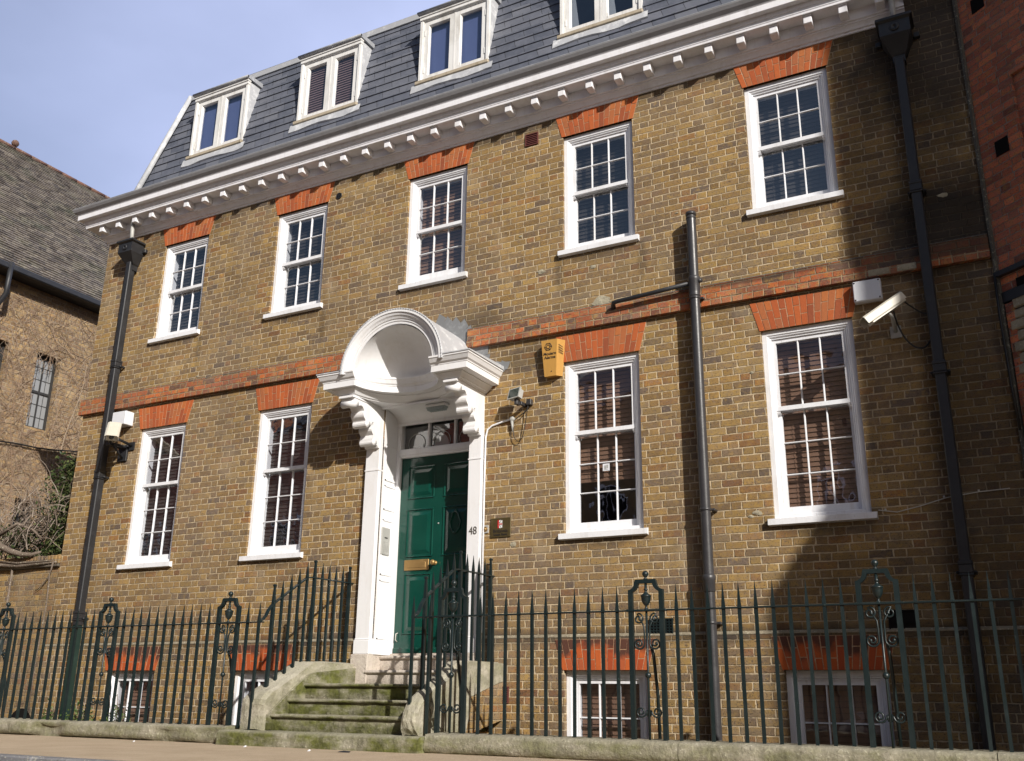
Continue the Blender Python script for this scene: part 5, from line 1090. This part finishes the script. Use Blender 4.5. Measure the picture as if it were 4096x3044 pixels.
b.build('trunk', M_TRUNK, cl)
b = MB(); L1 = MB()
for i in range(330):
    x = random.uniform(-15.3, -12.75); y = random.uniform(.15, .9); z = random.uniform(1.9, 2.6)+max(0, (x+14.2))*.3
    p = Vector((x, y, z)); d = Vector((random.uniform(-.4, .9), random.uniform(-.3, .3), random.uniform(-.2, 1.0))).normalized(); pts = [p.copy()]
    for k in range(6):
        p = p+d*random.uniform(.08, .16); d = (d+Vector((random.uniform(-.5, .5), random.uniform(-.3, .3), random.uniform(-.55, .35)))).normalized()
        if p.x > -12.62: break
        pts.append(p.copy())
    if len(pts) > 2: b.tube(pts, [.007*(1-k/len(pts))+.0015 for k in range(len(pts))], 4, cap=False)
b.build('twigs', M_TWIG, cl)
for i in range(11000):
    # dense near the house corner, thinning to the left
    u_ = random.random(); x = -12.70-abs(random.gauss(0, .52)); y = random.uniform(.25, 1.2); top = 3.62-(abs(x+13.25))*.85; z = random.uniform(1.95, top) if top > 2 else 2
    if random.random() < .25: x = random.uniform(-15, -13); z = random.uniform(1.95, 2.5)
    cl_ = .8+math.sin(x*5.1+z*2.3)+math.sin(z*6.7-x*2.9)+math.sin(y*7+x*3)
    if cl_ < -.15: continue
    if x > -12.62: continue
    leaf(L1, (x, y, z), random.uniform(.035, .075))
L1.build('leaves', M_LEAF, cl)

# ------------------------------------------------------------ left building: hall with a steep tiled roof
XW = -17.25
lb = empty('brick_hall', (-20, 4, -2), 'brown brick building with steep tiled roof at the far left', 'building')
lw = [(2.30, 2.84, 4.98, 6.53), (1.05, 1.66, 5.40, 6.52), (2.36, 2.82, 2.60, 3.55)]
ys = sorted({-3., 14., *[q[0] for q in lw], *[q[1] for q in lw]}); zs = sorted({-2., 8.3, *[q[2] for q in lw], *[q[3] for q in lw]})
b = MB()
for i in range(len(ys)-1):
    for j in range(len(zs)-1):
        cy, cz = (ys[i]+ys[i+1])/2, (zs[j]+zs[j+1])/2
        if not any(q[0] < cy < q[1] and q[2] < cz < q[3] for q in lw): b.add([(XW, ys[i], zs[j]), (XW, ys[i+1], zs[j]), (XW, ys[i+1], zs[j+1]), (XW, ys[i], zs[j+1])], [(0, 1, 2, 3)])
for (a, c, d, e) in lw:
    for (p0, p1) in (((a, d), (c, d)), ((c, d), (c, e)), ((c, e), (a, e)), ((a, e), (a, d))): b.add([(XW, p0[0], p0[1]), (XW-.22, p0[0], p0[1]), (XW-.22, p1[0], p1[1]), (XW, p1[0], p1[1])], [(0, 1, 2, 3)])
b.add([(XW, -3, -2), (XW-8, -3, -2), (XW-8, -3, 8.3), (XW-4, -3, 12.6), (XW, -3, 8.3)], [(0, 1, 2, 3, 4)])
M_HALL = brick("hall_brick", pal=[(0, (.20, .13, .08)), (.4, (.33, .21, .10)), (.7, (.40, .28, .14)), (1, (.26, .17, .11))], mortar=(.42, .34, .24)); b.build('wall', M_HALL, lb, origin=(0, 0, 0))
for (a, c, d, e) in lw:
    f = MB(); xq = XW-.16
    for (y0, y1, z0, z1) in ((a, a+.05, d, e), (c-.05, c, d, e), (a, c, e-.06, e), (a, c, d, d+.05), ((a+c)/2-.012, (a+c)/2+.012, d, e), (a, c, d+(e-d)*.48, d+(e-d)*.48+.05)): f.box(xq-.02, xq+.03+random.uniform(0, .003), y0, y1, z0, z1)
    for k in range(1, 6):
        if k != 3: z = d+(e-d)*k/6; f.box(xq, xq+.012, a, c, z-.006, z+.006)
    for k in (.28, .72): f.box(xq, xq+.0125, a+(c-a)*k-.004, a+(c-a)*k+.004, d, e)
    wobj = f.build('window', M_LEADW, lb, origin=(xq, a, d))
    p = MB(); p.add([(xq+.005, a, d), (xq+.005, c, d), (xq+.005, c, e), (xq+.005, a, e)], [(0, 1, 2, 3)])
    p.build('pane', M_FROST if (d > 4.9 and a > 2) else M_GLASS, wobj); p = MB(); p.box(xq-.6, xq-.5, a-.3, c+.3, d-.3, e+.3); p.build('curtain', M_CURT if d > 4.9 and a > 2 else M_DARK, wobj)
# roof in lapped tile courses, running along y
XEV, ZEV, XRG, ZRG = -16.95, 7.93, -21.0, 12.80
SLr = math.hypot(XRG-XEV, ZRG-ZEV); ex, ez = (XRG-XEV)/SLr, (ZRG-ZEV)/SLr; nx_, nzz = ez, -ex
b = MB(); g = .105; k = 0
while k*g < SLr:
    s0, s1 = k*g, (k+1)*g+.01; y = -3.
    while y < 14:
        ye = y+random.uniform(.25, .5); l1, l2 = .022+random.uniform(-.007, .007), .022+random.uniform(-.007, .007)
        vs_ = [(XEV+ex*s0+nx_*l1, y, ZEV+ez*s0+nzz*l1), (XEV+ex*s0+nx_*l2, ye, ZEV+ez*s0+nzz*l2), (XEV+ex*s1+nx_*.002, ye, ZEV+ez*s1), (XEV+ex*s1+nx_*.002, y, ZEV+ez*s1), (XEV+ex*s0, y, ZEV+ez*s0), (XEV+ex*s0, ye, ZEV+ez*s0)]
        b.add(vs_, [(0, 1, 2, 3), (4, 5, 1, 0)]); y = ye if y < 6 else ye+.0
    k += 1
b.add([(XRG, -3, ZRG), (XRG, 14, ZRG), (XRG-4, 14, ZEV), (XRG-4, -3, ZEV)], [(0, 1, 2, 3)])
rf = b.build('roof', M_TILE, lb, origin=(0, 0, ZEV))
M_RIDGE = stone("terracotta_ridge", (.17, .085, .065), (.12, .075, .06))
b = MB(); y = -3.
while y < 14: b.tube([(XRG+.02, y, ZRG), (XRG+.02, y+.43, ZRG)], .05, 8); y += .45
b.sphere((XRG+.05, 3.25, ZRG+.12), .09, 8); b.build('ridge_tiles', M_RIDGE, rf)
b = MB(); b.bbox(XW, XEV+.02, -3, 14, 7.80, 7.86, .01); b.bbox(XEV+.0, XEV+.12, -3, 14, 7.80, 7.93, .02); b.tube([(XEV+.10, 1.15, 7.95), (XEV+.10, 1.15, 7.3), (XW+.1, 1.15, 7.0), (XW+.1, 1.15, -1)], .05, 8); b.build('gutter', M_BLACK, lb)
# bare creeper over that wall
ck = empty('bare_creeper', (XW, 2.5, -.5), 'leafless creeper netting the brick wall of the far left building', 'creeper')
b = MB()
random.seed(21)
for i in range(1900):
    y = random.uniform(.3, 3.9); z = random.uniform(1.2, 7.4); p = Vector((XW+.012, y, z)); d = Vector((0, random.uniform(-.5, .5), random.uniform(.3, 1.0))).normalized(); pts = [p.copy()]
    for k in range(random.randint(4, 8)):
        p = p+d*random.uniform(.05, .13); p.x = XW+random.uniform(.008, .03); d = (d+Vector((0, random.uniform(-.8, .8), random.uniform(-.5, .6)))).normalized(); 
        if p.z > 7.7 or any(q[0]+.05 < p.y < q[1]-.05 and q[2] < p.z < q[3]-.35 for q in lw): break
        pts.append(p.copy())
    if len(pts) > 1: b.tube(pts, [random.uniform(.0025, .0055)]*len(pts), 3, cap=False, smooth=False)
for y in (1.4, 2.1, 3.0, 3.3):
    b.tube([(XW+.03, y+.15*math.sin(z*1.7+y), z) for z in [1+.4*k for k in range(15)]], [.013-.0006*k for k in range(15)], 5)
b.build('stems', M_VINE, ck)
b = MB()
for i in range(260): leaf(b, (XW+.03, random.gauss(2.6, .25), random.gauss(6.35, .18)), .05)
t = fixture('wall_cable', (XW, 2.5, 4.6), 'dark cable sagging across the creeper covered wall', 'cable')
b = MB(); b.tube([(XW+.06, y, 4.52+.02*math.sin(y*4)+(y-1.8)*.10) for y in (1, 1.4, 1.8, 2.2, 2.6, 3.0, 3.4, 3.8, 4.4)], .016, 5); b.build('cable_run', M_CABLE, t)

# ------------------------------------------------------------ right neighbour: canted red brick wall
ang = R(-38)
nb = empty('red_brick_building', (.055, 0, -2), 'shaded red brick building with angled wall at the right edge', 'building', rz=ang)
def nb_build(b, name, mat, parent=None):
    me_o = b.build(name, mat, None, origin=(0, 0, 0)); me_o.parent = parent or nb; me_o.location = (0, 0, 2.0 if parent is None else 0); return me_o
W_ = 3.1
b = wall_with_holes(0, W_, 3.62, 13.0, [(.47, 1.27, 4.2, 5.72), (.47, 1.27, 7.6, 9.2)], 0, .2); nb_build(b, 'wall', M_REDWALL)
b = wall_with_holes(0.03, W_, -2.0, 3.52, [], .02, .2); nb_build(b, 'lower_wall', M_RENDER)
b = MB(); b.box(0, W_, -.05, .02, 3.78, 3.83); b.box(0, W_, -.02, .02, 3.52, 3.62); nb_build(b, 'string_course', M_BLACK)
b = MB()
z = 2.7
while z < 3.5:
    x = .09+random.uniform(-.03, .03)
    while x < 1.0: xe = x+random.uniform(.12, .3); b.bbox(x, xe-.012, -.006-random.uniform(0, .022), .02, z, z+random.uniform(.085, .10), .012); x = xe
    z += .105
nb_build(b, 'rough_stone_band', M_RAGST)
b = MB(); b.box(.05, .13, -.02, .03, 2.0, 3.5); b.box(.10, .35, -.04, .02, .0, 2.65); nb_build(b, 'red_quoin', M_REDWALL)
for (z0, z1) in ((4.2, 5.72), (7.6, 9.2)):
    f = MB(); 
    for (a, c, d, e) in ((.47, .55, z0, z1), (1.19, 1.27, z0, z1), (.55, 1.19, z1-.08, z1), (.55, 1.19, z0, z0+.08), (.55, 1.19, (z0+z1)/2-.02, (z0+z1)/2+.02), (.86, .88, z0, z1)): f.box(a, c, .08, .13+random.uniform(0, .003), d, e)
    wo_ = nb_build(f, 'window', M_WHITE); p = MB(); p.add([(.5, .11, z0), (1.25, .11, z0), (1.25, .11, z1), (.5, .11, z1)], [(0, 1, 2, 3)]); nb_build(p, 'pane', M_GLASS, wo_)
    p = MB(); p.add([(.3, 1, z0-.3), (1.5, 1, z0-.3), (1.5, 1, z1+.3), (.3, 1, z1+.3)], [(0, 1, 2, 3)]); nb_build(p, 'room_interior', M_DARK, wo_)
for (x, z) in ((.18, 6.62), (.195, 4.97), (.19, 3.55)): b = MB(); b.box(x, x+.145, -.006, .01, z, z+.16); nb_build(b, 'vent', M_DARK)
b = MB(); b.box(-.0, .03, -.035, .02, -2, 8.0); nb_build(b, 'corner_fillet', M_RENDER)
b = MB(); b.tube([(.02, -.06, 3.79), (.02, -.07, 3.4), (.03, -.07, 2.7), (.04, -.06, 2.3)], .012, 6); nb_build(b, 'corner_cable', M_CABLE)
# the rest of that building carries on to the right; the unseen wing is added to shade this corner
b = MB(); q = (.055+W_*math.cos(ang), W_*math.sin(ang))
b.prism([(q[0], q[1]), (9.5, q[1]), (9.5, 8), (.08, 8), (.08, .03)], -2, 13, 'z'); nb2 = b.build('rear_block', M_REDWALL, None, origin=(0, 0, 0)); nb2.parent = nb; nb2.matrix_parent_inverse = (Matrix.Translation((.055, 0, -2)) @ Matrix.Rotation(ang, 4, 'Z')).inverted()
wg = empty('shadow_wing', (9, -6, -.5), 'unseen red brick wing added beyond the right edge to cast the large shadow', 'building')
AX = 6.0
b = MB(); b.box(-1.30+1.4*AX, 16, -AX-.0, -1.9, -.5, 15); b.build('wall', M_REDWALL, wg, origin=(0, 0, 0))
b = MB(); x0 = -2.31+1.4*AX; x1 = -1.30+1.4*AX  # sloping profile shaped only to give the shadow its diagonal edge
b.add([(x0, -AX, -.5), (x1-.002, -AX, -.5), (x1-.002, -AX, 2.15+.92*AX), (x1-.25, -AX, 1.95+.92*AX), (x0, -AX, .92+.92*AX)]+[(x0, -AX+1.2, -.5), (x1-.002, -AX+1.2, -.5), (x1-.002, -AX+1.2, 2.15+.92*AX), (x1-.25, -AX+1.2, 1.95+.92*AX), (x0, -AX+1.2, .92+.92*AX)], [(0, 1, 2, 3, 4), (9, 8, 7, 6, 5)]+[(i, (i+1) % 5, 5+(i+1) % 5, 5+i) for i in range(5)]); b.build('shadow_profile', M_REDWALL, wg, origin=(0, 0, 0))

# ------------------------------------------------------------ houses across the street (seen in the window glass)
random.seed(3)
for k, (x0, w_, h_, mt, lab) in enumerate(((-66, 22, 10.5, M_BRICK2, 'long brown brick terrace far along the street'), (-43.9, 17.8, 11.0, M_REDWALL, 'tall red brick terrace along the street'), (-26, 13, 9.6, M_REDWALL, 'red brick terrace house across the street'), (-12.8, 9, 9.3, M_BRICK2, 'brown brick terrace house across the street'), (-3.6, 11, 8.9, M_REDWALL, 'wide red brick terrace house across the street'))):
    t = empty('terrace_house', (x0+w_/2, -20, -.5), lab, 'house', 'terrace houses across the street')
    b = MB(); b.box(x0, x0+w_, -26, -18, -.5, h_); b.build('wall', mt, t, origin=(0, 0, 0))
    b = MB(); b.prism([(-17.8, h_), (-22, h_+2.6), (-26.2, h_)], x0, x0+w_, 'x'); b.build('roof', M_SLATE, t, origin=(0, 0, 0))
    x = x0+1
    while x < x0+w_-1.2:
        for z in (1.0, 4.3):
            f = MB(); f.box(x, x+1.0, -18.0, -17.96, z, z+1.9); wv_ = f.build('window', M_WHITE, t, origin=(x, -18, z)); p = MB(); p.box(x+.08, x+.47, -17.96, -17.955, z+.08, z+1.8); p.box(x+.53, x+.92, -17.96, -17.955, z+.08, z+1.8); p.build('pane', M_DARK, wv_)
        x += 2.2
